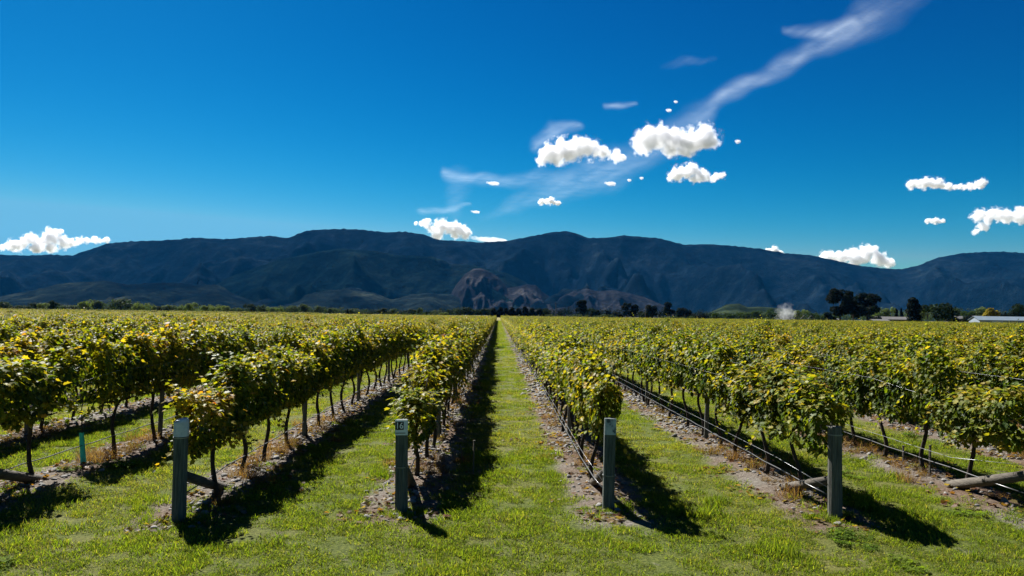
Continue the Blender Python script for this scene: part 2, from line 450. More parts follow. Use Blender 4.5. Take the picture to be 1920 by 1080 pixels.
# ------------------------------------------------------------------ grapevines
LEAF_OUT = [(0, -0.42), (0.20, -0.50), (0.46, -0.22), (0.34, -0.04), (0.52, 0.16), (0.24, 0.20), (0.0, 0.56), (-0.24, 0.20), (-0.52, 0.16), (-0.34, -0.04), (-0.46, -0.22), (-0.20, -0.50)]
LEAF_FACES = [(12, i, (i + 1) % 12) for i in range(12)]
def add_leaf(mb, pos, nrm, tip, size, col, rng):
    n = nrm.normalized()
    t = tip - n * tip.dot(n)
    if t.length < 1e-3: t = Vector((1, 0, 0)) - n * n.x
    t.normalize()
    s = t.cross(n)
    fold, curl = rng.uniform(0.05, 0.35), rng.uniform(-0.15, 0.35)
    vs = []
    for (a, b) in LEAF_OUT:
        h = fold * abs(a) - curl * (b * b)
        vs.append(tuple(pos + s * (a * size) + t * ((b + 0.42) * size) + n * (h * size)))
    vs.append(tuple(pos + t * (0.36 * size)))
    edge = tuple(c * rng.uniform(0.8, 1.1) for c in col)
    mb.add(vs, LEAF_FACES, [edge] * 12 + [col])

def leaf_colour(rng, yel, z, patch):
    """autumn green, lime, yellow, orange or russet, with sunlit tops painted in by height"""
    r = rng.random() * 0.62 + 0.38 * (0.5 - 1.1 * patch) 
    y = yel - 0.20 + 0.95 * max(0, z - 0.45) + 0.36 * max(0, patch)  # brighter yellow up high, darker green below: sun and shade painted in
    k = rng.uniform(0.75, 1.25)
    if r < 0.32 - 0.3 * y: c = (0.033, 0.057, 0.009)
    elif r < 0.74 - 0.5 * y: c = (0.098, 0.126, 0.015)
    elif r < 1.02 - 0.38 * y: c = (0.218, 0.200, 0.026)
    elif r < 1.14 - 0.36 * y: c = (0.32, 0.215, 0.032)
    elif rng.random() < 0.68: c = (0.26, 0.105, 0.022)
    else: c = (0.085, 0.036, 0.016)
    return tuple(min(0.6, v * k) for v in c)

def foliage_mesh(seed, yel, n=1750, length=VS):
    rng = random.Random(seed)
    mb = MB()
    so = seed * 7.31
    def lump(y, z, sgn): return noise.noise(Vector((y * 2.2 + so, z * 2.6, sgn * 3.0 + so)))
    for _ in range(n):
        y = rng.uniform(-length / 2 - 0.18, length / 2 + 0.18)
        top = 1.50 + 0.28 * noise.noise(Vector((y * 2.0, so, 1)))
        bot = 0.70 + 0.24 * noise.noise(Vector((y * 2.6, so, 7)))
        u = rng.random() ** 0.85
        z = bot + (top - bot) * u
        prof = math.sqrt(max(0.05, 1 - (abs(u - 0.50) / 0.56) ** 3.2))
        sg = 1 if rng.random() < 0.5 else -1
        hw = (0.205 + 0.05 * u) * prof * (1 + 0.55 * lump(y, z, sg))
        if u < 0.3: hw *= 0.62 + 1.27 * u
        r_ = 1 - abs(rng.gauss(0, 0.16)) if rng.random() < 0.75 else rng.uniform(0, 0.8)
        if u > 0.86: r_ = rng.uniform(0, 1)
        x = sg * hw * max(0, r_)
        pos = Vector((x, y, z))
        outw = Vector((sg * (0.4 + 0.6 * abs(r_)), rng.uniform(-0.35, 0.35), 0.15 + 0.9 * max(0, u - 0.45)))
        nrm = outw.normalized() * 0.9 + Vector((rng.gauss(0, .45), rng.gauss(0, .45), rng.gauss(0.35, .4)))
        tip = Vector((sg * 0.5, rng.uniform(-0.7, 0.7), -0.8))
        patch = noise.noise(Vector((y * 1.6 + so, z * 1.9, sg * 2.0 - so)))
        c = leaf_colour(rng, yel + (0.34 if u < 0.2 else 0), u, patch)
        add_leaf(mb, pos, nrm, tip, rng.uniform(0.045, 0.092), c, rng)
    # the crest: leaves spread flat towards the light
    for _ in range(430):
        y = rng.uniform(-length / 2 - 0.15, length / 2 + 0.15)
        top = 1.50 + 0.28 * noise.noise(Vector((y * 2.0, so, 1)))
        x = rng.gauss(0, 0.15)
        pos = Vector((x, y, top + rng.uniform(-0.07, 0.10) - abs(x) * 0.5))
        nrm = Vector((rng.gauss(0, .38) + x, rng.gauss(0, .38), 1.0))
        tip = Vector((x * 4 + rng.gauss(0, .5), rng.gauss(0, .8), -0.35))
        patch = noise.noise(Vector((y * 1.6 + so, top * 1.9, x * 4 - so)))
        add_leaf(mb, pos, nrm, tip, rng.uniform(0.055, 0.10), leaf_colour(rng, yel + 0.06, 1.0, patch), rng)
    # shoots that stand out of the wall of leaves
    for k in range(15):
        y = rng.uniform(-length / 2, length / 2); sg = rng.choice((-1, 1))
        kind = rng.random()
        p = Vector((sg * rng.uniform(0.0, 0.15), y, rng.uniform(1.35, 1.55)))
        d = Vector((sg * rng.uniform(0.1, 0.9), rng.uniform(-0.5, 0.5), rng.uniform(0.2, 1.0)))
        if kind > 0.62:
            p = Vector((sg * 0.18, y, rng.uniform(0.75, 1.2))); d = Vector((sg * 0.8, rng.uniform(-.4, .4), rng.uniform(-0.6, 0.2)))
        d.normalize()
        nl = rng.randint(6, 10); pts = [p.copy()]
        for i in range(nl):
            p = p + d * 0.05; d = (d + Vector((0, 0, -0.11))).normalized(); pts.append(p.copy())
            side = Vector((-d.y, d.x, 0.2)) * (1 if i % 2 else -1)
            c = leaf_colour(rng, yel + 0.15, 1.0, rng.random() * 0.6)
            add_leaf(mb, p + side * 0.03, Vector((rng.gauss(0, .4), rng.gauss(0, .4), 0.9)) + d * 0.2, side + d * 0.5 + Vector((0, 0, -.4)), 0.092 - 0.005 * i, c, rng)
        mb.tube(pts, 0.004, n=3, col=(0.08, 0.09, 0.03), cap=False)
    return mb.mesh("foliage", M_LEAF)

def trunk_mesh(seed, length=VS):
    rng = random.Random(seed)
    mb = MB()
    n = 9; pts, rad = [], []
    ax, ay, ph = rng.uniform(-.05, .05), rng.uniform(-.13, .13), rng.uniform(0, 6)
    for i in range(n):
        u = i / (n - 1)
        pts.append((0.035 * math.sin(u * 6 + ph) + ax * (1 - u), 0.065 * math.sin(u * 5.2 + ph * 1.7) + ay * (1 - u), -0.06 + 0.88 * u))
        rad.append(0.034 - 0.012 * u + (0.018 if i == 0 else 0) + (0.010 if i == n - 1 else 0))
    mb.tube(pts, rad, n=8, wob=0.16, rng=rng)
    e = pts[-1]
    for sg in (-1, 1):                                   # the two arms tied to the fruiting wire
        arm = [(e[0], e[1], e[2] - 0.03)]
        for i in range(1, 6):
            u = i / 5
            arm.append((e[0] * (1 - u) + rng.uniform(-.015, .015), e[1] + sg * u * length * 0.5, e[2] + 0.02 + rng.uniform(-.02, .02)))
        mb.tube(arm, [0.024, 0.02, 0.018, 0.015, 0.013, 0.010], n=6, wob=0.15, rng=rng)
        for k in range(4):                               # upright canes
            b = Vector(arm[1 + k]); d = Vector((rng.uniform(-.15, .15), rng.uniform(-.1, .1), 0.5))
            mb.tube([b, b + d * 0.5, b + d + Vector((rng.uniform(-.06, .06), 0, 0.05))], [0.008, 0.006, 0.004], n=4)
    return mb.mesh("trunk", M_BARK, smooth=True)

YELS = [0.02, 0.10, 0.18, 0.28, 0.06, 0.40, 0.14, 0.34, 0.22, 0.55]
FOL = [foliage_mesh(40 + i, y) for i, y in enumerate(YELS)]
TRK = [trunk_mesh(90 + i) for i in range(6)]
LOOK = {0: "green", 1: "green", 2: "lime green", 3: "yellowing", 4: "green", 5: "golden", 6: "lime green", 7: "yellowing", 8: "yellowing", 9: "russet"}

def cov(x, y):                        # roughly inside the photo's field of view, with a margin
    return abs(x + 0.017 * y) < 0.70 * y + 1.5
rngv = random.Random(5)
spots = []
for k in range(-110, 111):
    x = row_x(k); ys = end_y(k)
    first = {-2: 1.65, -1: 0.95, 0: 1.9, 1: 1.35, 2: 1.15, 3: 1.25}.get(k, 1.2)
    nmax = int((Y_END - ys) / VS)
    for i in range(nmax):
        y = ys + first + i * VS + rngv.uniform(-.08, .08)
        if abs(x + 0.017 * y) > 0.69 * y + 5: continue
        if x < -58 and y > 232: continue
        yel = 0.5 + 0.5 * noise.noise(Vector((x * 0.07, y * 0.11, 2.0))) + rngv.gauss(0, 0.16)
        yel += 0.08 if x < -2 else -0.26
        order = sorted(range(10), key=lambda q: YELS[q])
        v = order[max(0, min(9, int(yel * 8.2)))]
        spots.append(dict(k=k, i=i, x=row_axis(k, y), y=y, v=v, t=rngv.randrange(6), flip=rngv.random() < 0.5, s=rngv.uniform(0.90, 1.08), z=(0.78 if rngv.random() < .05 else 1.0) * (1.0 + 0.25 * noise.noise(Vector((x * 0.9, y * 0.33, 6.0))) + rngv.uniform(-.06, .06)) * ((0.80 if i == 0 else 0.93 if i == 1 else 1.08) if k in (-1, 0) else 1.06 if k < 1 else 1.0 if i == 0 else 1.07)))
def near_rank(s):
    d = s['y']
    hidden = 1.0 + 0.035 * max(0, abs(s['k']) - 4)
    return d * hidden if cov(s['x'], s['y']) else 1e9
ranked = sorted(range(len(spots)), key=lambda q: near_rank(spots[q]))
NEAR = set(ranked[:300])
proto = None
rest_p, rest_r, rest_s, rest_i, rest_t = [], [], [], [], []
for q, s in enumerate(spots):
    sapling = (s['k'] == -2 and s['i'] == 1)
    if sapling: continue                                  # a replanted vine in a sleeve stands here
    rz = math.pi if s['flip'] else 0.0
    sy = 1.0
    dy = 0.0
    if s['i'] == 0: sy = 1.25 if s['k'] != -1 else 1.1; dy = -0.16 if s['k'] != -1 else -0.02
    if q in NEAR:
        lab = "%s grapevine, %s in %s" % (LOOK[s['v']], ORD[s['i']], row_name(s['k']))
        if proto is None:
            r = empty("grapevine"); tr = link(bpy.data.objects.new("trunk", TRK[0]), r); fo = link(bpy.data.objects.new("foliage", FOL[0]), r)
            proto = (r, tr, fo)
        else:
            r = proto[0].copy(); COL.objects.link(r)
            tr = proto[1].copy(); COL.objects.link(tr); tr.parent = r
            fo = proto[2].copy(); COL.objects.link(fo); fo.parent = r
        tr.data = TRK[s['t']]; fo.data = FOL[s['v']]
        r.location = (s['x'], s['y'], ground_z(s['x'], s['y']))
        r.rotation_euler = (0, 0, rz)
        fo.scale = (s['s'] * (0.72 if s['k'] == 1 and s['i'] < 3 else 0.88), s['s'] * sy, s['z'])
        fo.location = (0, (-dy if s['flip'] else dy), 0)
        tag(r, lab, "grapevine", "grapevines planted along the rows")
    else:
        rest_p.append((s['x'], s['y'], 0.0)); rest_r.append((0, 0, rz))
        rest_s.append((s['s'] * 0.9, s['s'] * sy, s['z'] * (1 + 0.03 * math.sin(s['k'] * 1.3)))); rest_i.append(s['v'])
def joined(name, ia, ib):
    a, b = FOL[ia], TRK[ib]
    mb = MB()
    for me, mi in ((a, 0), (b, 1)):
        co = np.empty(len(me.vertices) * 3, np.float32); me.vertices.foreach_get("co", co)
        cc = np.empty(len(me.vertices) * 4, np.float32); me.color_attributes["tint"].data.foreach_get("color", cc)
        mb.add([tuple(p) for p in co.reshape(-1, 3).tolist()], [tuple(p.vertices) for p in me.polygons], [tuple(c[:3]) for c in cc.reshape(-1, 4).tolist()], mi)
    return mb.mesh(name, [M_LEAF, M_BARK])
FARV = [joined("far_grapevine", i, i % 6) for i in range(10)]
# a block planted crosswise beyond the farther end of the rows
for yb, x0b, x1b in ((262, -205, -62), (266, -205, -62), (272, -210, -62)):
    xx = x0b
    while xx < x1b:
        rest_p.append((xx, yb, 0)); rest_r.append((0, 0, math.pi / 2 + (math.pi if rngv.random() < .5 else 0))); rest_s.append((1.3, 1.1, rngv.uniform(1.28, 1.42))); rest_i.append(rngv.choice((0, 1, 4, 6))); xx += 1.1
scatter("grapevines", "mass of green and gold grapevines filling the vineyard out to the trees", "grapevines", rest_p, rest_r, rest_s, rest_i, FARV)

# ------------------------------------------------------------------ end posts
def round_post(mb, r, h, n=14, z0=-0.3, top=0.012, sq=0.0, rng=None, mi=0):
    vs, fs = [], []
    lv = [(z0, 1.03), (0.0, 1.02), (h * 0.35, 1.0), (h * 0.7, 0.985), (h - top, 0.98), (h, 0.90)]
    for z, k in lv:
        for q in range(n):
            a = 2 * math.pi * (q + 0.5) / n
            rr = r * k
            if sq: rr *= (1 - sq) + sq / max(abs(math.cos(a)), abs(math.sin(a)))
            vs.append((rr * math.cos(a), rr * math.sin(a), z))
    for i in range(len(lv) - 1):
        for q in range(n): fs.append((i*n+q, i*n+(q+1)%n, (i+1)*n+(q+1)%n, (i+1)*n+q))
    fs.append(tuple((len(lv)-1)*n + q for q in range(n)))
    mb.add(vs, fs, mi=mi)

def brace(parent, r=0.065, length=1.55, z=0.52, dx=0.0, start=0.06, mat=None):
    mb = MB()
    mb.tube([(0, start, z), (dx * .5, start + length * .5, z * .5 + 0.01), (dx, start + length, 0.03)], [r * .92, r, r], n=12, wob=0.03, rng=random.Random(3))
    return mb.build("brace", mat or M_LOG, parent, smooth=True)

def band(parent, name, r, z0, z1, mat, n=20, r1=None):
    mb = MB(); vs, fs = [], []
    for z in (z0, z1):
        for q in range(n):
            a = 2 * math.pi * q / n; vs.append((r * math.cos(a), r * math.sin(a), z))
    for q in range(n): fs.append((q, (q+1)%n, n+(q+1)%n, n+q))
    fs.append(tuple(n + q for q in range(n))); fs.append(tuple(range(n - 1, -1, -1)))
    mb.add(vs, fs)
    return mb.build(name, mat, parent, smooth=False)

def text_mesh(txt, size):
    cu = bpy.data.curves.new("digits", 'FONT'); cu.body = txt; cu.size = size
    cu.align_x = 'CENTER'; cu.align_y = 'CENTER'; cu.extrude = 0.001; cu.offset = 0.0012
    o = bpy.data.objects.new("digits", cu)
    COL.objects.link(o)
    dg = bpy.context.evaluated_depsgraph_get()
    me = bpy.data.meshes.new_from_object(o.evaluated_get(dg))
    bpy.data.objects.remove(o)
    return me

# post with the painted white top (round)
p1 = empty("end_post", (END_X[-1], END_Y[-1], ground_z(END_X[-1], END_Y[-1])))
tag(p1, "round grey end post with a pale painted top, log brace behind it", "post", "end posts of the rows")
mb = MB(); round_post(mb, 0.078, 1.125); mb.build("post", M_GREYWOOD, p1, smooth=False)
cap_ = MB()
vs, fs = [], []
for z, k in ((0.945, 0.081), (1.105, 0.081), (1.135, 0.070)):
    for q in range(16):
        a = 2 * math.pi * q / 16; vs.append((k * math.cos(a), k * math.sin(a), z + (0.012 * math.sin(a * 1 + 1) if z > 1.1 else 0)))
for i in range(2):
    for q in range(16): fs.append((i*16+q, i*16+(q+1)%16, (i+1)*16+(q+1)%16, (i+1)*16+q))
fs.append(tuple(32 + q for q in range(16)))
cap_.add(vs, fs); cap_.build("painted_top", M_WHITEPAINT, p1)
band(p1, "wire_tie", 0.0835, 0.925, 0.937, M_WIRE)
brace(p1, 0.06, 1.45, 0.50, dx=-0.02)

# numbered post (squared)
p2 = empty("end_post", (END_X[0], END_Y[0], ground_z(END_X[0], END_Y[0])), R(2))
tag(p2, "squared grey end post carrying the number 16 on a white tag", "post", "end posts of the rows")
mb = MB(); round_post(mb, 0.072, 1.075, n=24, sq=0.86); mb.build("post", M_GREYWOOD, p2)
t_ = MB(); t_.box((-0.071, -0.083, 0.905), (0.077, -0.0745, 1.083)); tg = t_.build("tag", M_TAGWHITE, p2)
t_ = MB(); t_.box((-0.068, -0.086, 0.968), (0.030, -0.0835, 1.062)); nb = t_.build("number_plate", M_BLACK, tg)
dm = text_mesh("16", 0.100); dm.materials.clear(); dm.materials.append(M_WHITE)
dob = link(bpy.data.objects.new("number", dm), tg); dob.location = (-0.019, -0.0875, 1.014); dob.rotation_euler = (R(90), 0, 0); dob.scale = (0.92, 1.0, 1)
t_ = MB(); t_.box((-0.066, -0.086, 0.926), (0.050, -0.0835, 0.934)); t_.build("tag_strip", M_BLACK, tg)
band(p2, "wire_tie", 0.0865, 0.52, 0.530, M_WIRE); p2.rotation_euler[1] = R(-0.8)
brace(p2, 0.062, 1.2, 0.55, dx=0.03)

# post with the worn tag (squared)
p3 = empty("end_post", (END_X[1], END_Y[1], ground_z(END_X[1], END_Y[1])), R(-2))
tag(p3, "squared grey end post with a peeling blank white tag on top", "post", "end posts of the rows")
mb = MB(); round_post(mb, 0.068, 1.085, n=24, sq=0.86); mb.build("post", M_GREYWOOD, p3)
t_ = MB(); t_.box((-0.068, -0.078, 0.895), (0.068, -0.0705, 1.088)); tg = t_.build("tag", M_TAGPEEL, p3)
band(p3, "wire_tie", 0.082, 0.40, 0.410, M_WIRE); p3.rotation_euler[1] = R(0.6)
brace(p3, 0.06, 1.3, 0.45, dx=-0.05)

# post under hanging leaves (round)
p4 = empty("end_post", (END_X[2], END_Y[2], ground_z(END_X[2], END_Y[2])))
tag(p4, "round weathered end post half draped by overhanging vine leaves", "post", "end posts of the rows")
mb = MB(); round_post(mb, 0.082, 1.06); mb.build("post", M_WOOD, p4)
band(p4, "wire_tie", 0.0845, 0.955, 0.968, M_WIRE)
brace(p4, 0.055, 1.35, 0.42, dx=-0.12)

# posts whose braces reach into the picture
for k, lab, dx in ((-2, "dark end post whose log brace slants down near the teal sleeve", 0.05), (3, "end post whose log brace slants down just past the leaf-draped post", -0.10)):
    pz = empty("end_post", (row_x(k), end_y(k), ground_z(row_x(k), end_y(k))))
    tag(pz, lab, "post", "end posts of the rows")
    mb = MB(); round_post(mb, 0.08, 1.1); mb.build("post", M_WOOD, pz)
    brace(pz, 0.066, 1.95 if k < 0 else 1.55, 0.62 if k < 0 else 0.50, dx=dx)

# ------------------------------------------------------------------ line posts inside the rows
def line_post_mesh(seed):
    rng = random.Random(seed); mb = MB()
    round_post(mb, 0.042, 1.52 + rng.uniform(-.06, .14), n=10)
    return mb.mesh("line_post", M_WOOD)
LPM = [line_post_mesh(i) for i in range(4)]
lp0 = None
for k in range(-14, 15):
    j = 0
    y = end_y(k) + (5.6 if k != 0 else 5.2)
    while y < 40 and j < 6:
        x = row_axis(k, y)
        if cov(x, y):
            o = bpy.data.objects.new("line_post", LPM[(k + j) % 4]) if lp0 is None else lp0.copy()
            if lp0 is None: lp0 = o
            o.data = LPM[(k * 3 + j) % 4]
            COL.objects.link(o)
            o.location = (x + 0.02, y, 0); o.rotation_euler = (R(1.5 * math.sin(k + j)), R(1.5 * math.cos(k * 2 + j)), k)
            tag(o, "%s wooden line post standing among the vines of %s" % (ORD[j], row_name(k)), "post", "line posts in the rows")
        j += 1; y += 5.7

# ------------------------------------------------------------------ wires and drip hoses
def run_line(name, pts, r, mat, label, cat, group, n=5):
    mb = MB(); mb.tube(pts, r, n=n)
    return tag(mb.build(name, mat, smooth=True), label, cat, group)
rngw = random.Random(77)
HO = {-2: 0.02, -1: 0.03, 0: -0.02, 1: -0.13, 2: -0.12, 3: -0.10}
for k in range(-4, 6):
    ye = end_y(k); off = HO.get(k, -0.09)
    hz = 0.33 if k <= 0 else 0.30
    pts = [(row_axis(k, ye) + off * .5, ye + 0.07, 0.27), (row_axis(k, ye + 0.5) + off * .8, ye + 0.6, 0.28)]
    y = ye + 1.5
    while y < 60:
        a = row_axis(k, y)
        pts.append((a + off + rngw.uniform(-.003, .003), y, hz + rngw.uniform(-.003, .003)))
        pts.append((a + off, y + VS / 2, hz - rngw.uniform(0.004, 0.016)))
        y += VS
    run_line("drip_hose", pts, 0.0075, M_HOSE, "grey drip hose strung low along the trunks of %s" % row_name(k), "hose", "drip hoses along the rows")
    if k >= 1:
        pts = [(row_axis(k, ye) - 0.07, ye + 0.05, 0.36 if k != 3 else 0.62)]
        y = ye + 1.5
        while y < 60:
            pts.append((row_axis(k, y) + off - 0.03, y, hz + 0.15 + rngw.uniform(-.004, .004))); y += VS
        run_line("low_wire", pts, 0.003, M_WIRE, "thin pale wire beside the hose along %s" % row_name(k), "wire", "low wires along the rows")
for k in list(range(-7, -1)) + list(range(2, 8)):
    ye = end_y(k)
    for z, nm in ((1.60, "top"), (1.40, "lower")):
        if nm == "lower" and abs(k) > 5: continue
        sx = 0.24 if k < 0 else -0.30
        pts = [(row_axis(k, ye), ye, 1.05)] + [(row_axis(k, y) + (sx if nm == "lower" else 0.0), y, z + 0.006 * math.sin(y * 1.1 + k)) for y in np.arange(ye + 3.5, 46, 2.85)]
        run_line("trellis_wire", pts, 0.0017, M_WIRE, "%s trellis wire glinting among the leaves of %s" % (nm, row_name(k)), "wire", "trellis wires over the rows")

# ------------------------------------------------------------------ replanted vine in a teal sleeve, small stakes, single rock
sx_, sy_ = row_axis(-2, 11.6), 11.6
sg_ = empty("sapling", (sx_, sy_, ground_z(sx_, sy_)))
tag(sg_, "young replanted vine in a teal plastic sleeve between two old trunks", "sapling")
mb = MB()
ring = []
for z in (0.0, 0.12, 0.26, 0.38, 0.46):
    for q in range(12):
        a = 2 * math.pi * q / 12
        r_ = 0.036 * (1 + 0.16 * math.sin(3 * a + z * 7)) * (1.1 - 0.5 * z)
        ring.append((r_ * math.cos(a) + (0.03 - 0.07 * z), r_ * math.sin(a), z))
mb.add(ring, [(i*12+q, i*12+(q+1)%12, (i+1)*12+(q+1)%12, (i+1)*12+q) for i in range(4) for q in range(12)])
mb.build("sleeve", M_TEAL, sg_, smooth=True)
mb = MB(); mb.tube([(0.03, 0, -0.1), (0.0, 0.0, 0.45), (-0.03, 0.02, 0.80), (-0.02, 0.05, 1.0)], [0.012, 0.010, 0.008, 0.005], n=6); mb.build("stem", M_BARK, sg_)
mb = MB(); rr = random.Random(9)
for i in range(34):
    p = Vector((rr.gauss(0, .14), rr.gauss(.05, .16), rr.uniform(0.62, 1.05)))
    add_leaf(mb, p, Vector((rr.gauss(0, .5), rr.gauss(-.3, .5), .7)), Vector((rr.gauss(0, 1), rr.gauss(0, 1), -.5)), rr.uniform(.06, .1), leaf_colour(rr, .35, .8, .4), rr)
mb.build("foliage", M_LEAF, sg_)

def stake(px, depth, h, lab, tilt=0):
    mb = MB(); mb.box((-0.012, -0.012, -0.1), (0.012, 0.012, h)); mb.box((-0.016, -0.014, h), (0.016, 0.014, h + 0.012))
    o = mb.build("marker_stake", M_LOG); g = at(px, 700, depth); o.location = (g.x, depth, 0); o.rotation_euler = (0, R(tilt), 0.3)
    return tag(o, lab, "stake", "small stakes beside the rows")
stake(890, 11.4, 0.48, "thin pale stake standing in the shadow strip beside the numbered post's row", 1)
stake(868, 12.4, 0.22, "short pale peg in the shadow strip beside the numbered post's row", -2)
stake(1693, 12.2, 0.34, "short pale peg beside the hose past the leaf-draped post", 0)
stake(1742, 11.3, 0.50, "tall thin peg at a trunk past the leaf-draped post", 1)
def stone_mesh(seed, name="stone"):
    rng = random.Random(seed); bm = bmesh.new(); bmesh.ops.create_icosphere(bm, subdivisions=2, radius=0.5)
    sx, sy, sz = rng.uniform(.8, 1.3), rng.uniform(.7, 1.0), rng.uniform(.4, .65)
    for v in bm.verts:
        k = 1 + 0.28 * noise.noise(v.co * 2.2 + Vector((seed * 3.1, 0, 0)))
        v.co = Vector((v.co.x * sx * k, v.co.y * sy * k, v.co.z * sz * k))
    mb = MB(); bm.verts.ensure_lookup_table()
    g = rng.uniform(0.75, 1.25)
    mb.add([tuple(v.co) for v in bm.verts], [tuple(v.index for v in f.verts) for f in bm.faces], (g, g * 0.98, g * 0.94))
    bm.free()
    return mb.mesh(name, M_STONE, smooth=True)
STN = [stone_mesh(i) for i in range(6)]
def ground_at(px, py):
    d = CAM_ROT @ Vector(((px - W0 / 2) / F, -(py - H0 / 2) / F, -1.0)); t = -EYE / d.z
    return Vector((d.x * t, d.y * t, 0))
for px, py, s, lab in ((1406, 886, 0.17, "single pale rock on the strip between the peeling-tag and leaf-draped posts"), (1140, 968, 0.16, "flat pale rock at the foot of the peeling-tag post")):
    o = link(bpy.data.objects.new("rock", STN[2 if s > .165 else 4])); g = ground_at(px, py); o.location = (g.x, g.y, 0.02); o.scale = (s, s, s * .8)
    tag(o, lab, "rock", "lone rocks by the rows")

# ------------------------------------------------------------------ loose stones, fallen leaves, dry weeds, grass
rg = random.Random(21)
P, Ro, Sc, Id = [], [], [], []
for k in range(-6, 8):
    ye = end_y(k)
    y = ye - 0.4
    while y < 75:
        dens = (95 if y < 22 else 50 if y < 40 else 20)
        stony = 0.35 + 0.65 * max(0, min(1, (y - 12) / 8)) if k in (0, -1, 1, 2) else 0.5
        for _ in range(int(dens * stony * (0.45 if k >= 1 and y < 12.5 else 1.0))):
            yy = y + rg.uniform(0, 1)
            x = row_axis(k, yy) + rg.gauss(0.0, 0.21)
            if not cov(x, yy): continue
            s = min(0.16, abs(rg.gauss(0.035, 0.028)) + 0.018) * (1 if yy < 22 else 1.5)
            P.append((x, yy, ground_z(x, yy) + s * 0.1)); Ro.append((rg.gauss(0, .3), rg.gauss(0, .3), rg.uniform(0, 6.28))); Sc.append((s, s, s)); Id.append(rg.randrange(6))
        y += 1
scatter("stones", "loose pale river stones strewn on the soil strips under the vines", "stones", P, Ro, Sc, Id, STN)

def litter_mesh(seed):
    rng = random.Random(seed); mb = MB()
    for i in range(10):
        p = Vector((rng.uniform(-.2, .2), rng.uniform(-.2, .2), 0.012 + rng.uniform(0, .015)))
        c = rng.choice(((0.12, 0.068, 0.036), (0.08, 0.045, 0.026), (0.17, 0.125, 0.05), (0.15, 0.115, 0.08)))
        add_leaf(mb, p, Vector((rng.gauss(0, .35), rng.gauss(0, .35), 1)), Vector((rng.gauss(0, 1), rng.gauss(0, 1), 0)), rng.uniform(.05, .09), c, rng)
    return mb.mesh("fallen_leaf", M_LEAF)
LIT = [litter_mesh(i) for i in range(4)]
P, Ro, Sc, Id = [], [], [], []
for k in range(-6, 8):
    y = end_y(k) - 0.6
    while y < 36:
        for _ in range(7):
            yy = y + rg.uniform(0, 1); x = row_axis(k, yy) + rg.gauss(0, 0.30)
            if cov(x, yy): P.append((x, yy, ground_z(x, yy))); Ro.append((0, 0, rg.uniform(0, 6.28))); s = rg.uniform(.7, 1.2); Sc.append((s, s, s)); Id.append(rg.randrange(4))
        y += 1
scatter("fallen_leaves", "brown and yellow fallen leaves littering the strips under the vines", "leaves", P, Ro, Sc, Id, LIT)

def tuft_mesh(seed, n, rad, hmin, hmax, wid, cols, lean=0.5, name="tuft"):
    rng = random.Random(seed); mb = MB()
    for _ in range(n):
        a, r_ = rng.uniform(0, 6.28), rad * math.sqrt(rng.random())
        b = Vector((r_ * math.cos(a), r_ * math.sin(a), -0.01)); h = rng.uniform(hmin, hmax)
        d = Vector((rng.gauss(0, lean), rng.gauss(0, lean), 1)).normalized()
        side = Vector((-d.y + rng.uniform(-.5, .5), d.x + rng.uniform(-.5, .5), 0)).normalized() * wid * rng.uniform(.6, 1.3)
        m1 = b + d * h * 0.55; d2 = (d + Vector((d.x, d.y, -0.35)) * 0.9).normalized(); tip = m1 + d2 * h * 0.5
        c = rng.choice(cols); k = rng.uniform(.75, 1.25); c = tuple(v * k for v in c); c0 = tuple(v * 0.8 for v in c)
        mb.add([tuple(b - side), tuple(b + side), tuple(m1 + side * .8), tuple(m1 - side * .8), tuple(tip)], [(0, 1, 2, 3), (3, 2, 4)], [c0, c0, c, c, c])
    return mb.mesh(name, M_GRASS)
DRY = [tuft_mesh(300 + i, 170, 0.17, 0.10, 0.34, 0.0022, ((0.14, 0.072, 0.045), (0.10, 0.052, 0.034), (0.18, 0.118, 0.075), (0.15, 0.082, 0.058)), 0.55, "dry_weed") for i in range(4)]
P, Ro, Sc, Id = [], [], [], []
for k in range(-6, 9):
    y = end_y(k) + 0.6
    while y < 34:
        g = nz(k * 5.0, y, 2.6, 4.0) - max(0, (y - 13) * .02)
        for _ in range(5):
            if g + rg.gauss(0, .25) > 0.12:
                yy = y + rg.uniform(0, 1); x = row_axis(k, yy) + rg.gauss(-0.12 if k > 0 else 0.05, 0.22)
                if cov(x, yy): P.append((x, yy, ground_z(x, yy))); Ro.append((0, 0, rg.uniform(0, 6.28))); s = rg.uniform(.45, 1.05); Sc.append((s, s, s * rg.uniform(.7, 1.1))); Id.append(rg.randrange(4))
        y += 1
scatter("dry_weeds", "dry reddish weeds tufting up around the vine trunks", "weeds", P, Ro, Sc, Id, DRY)

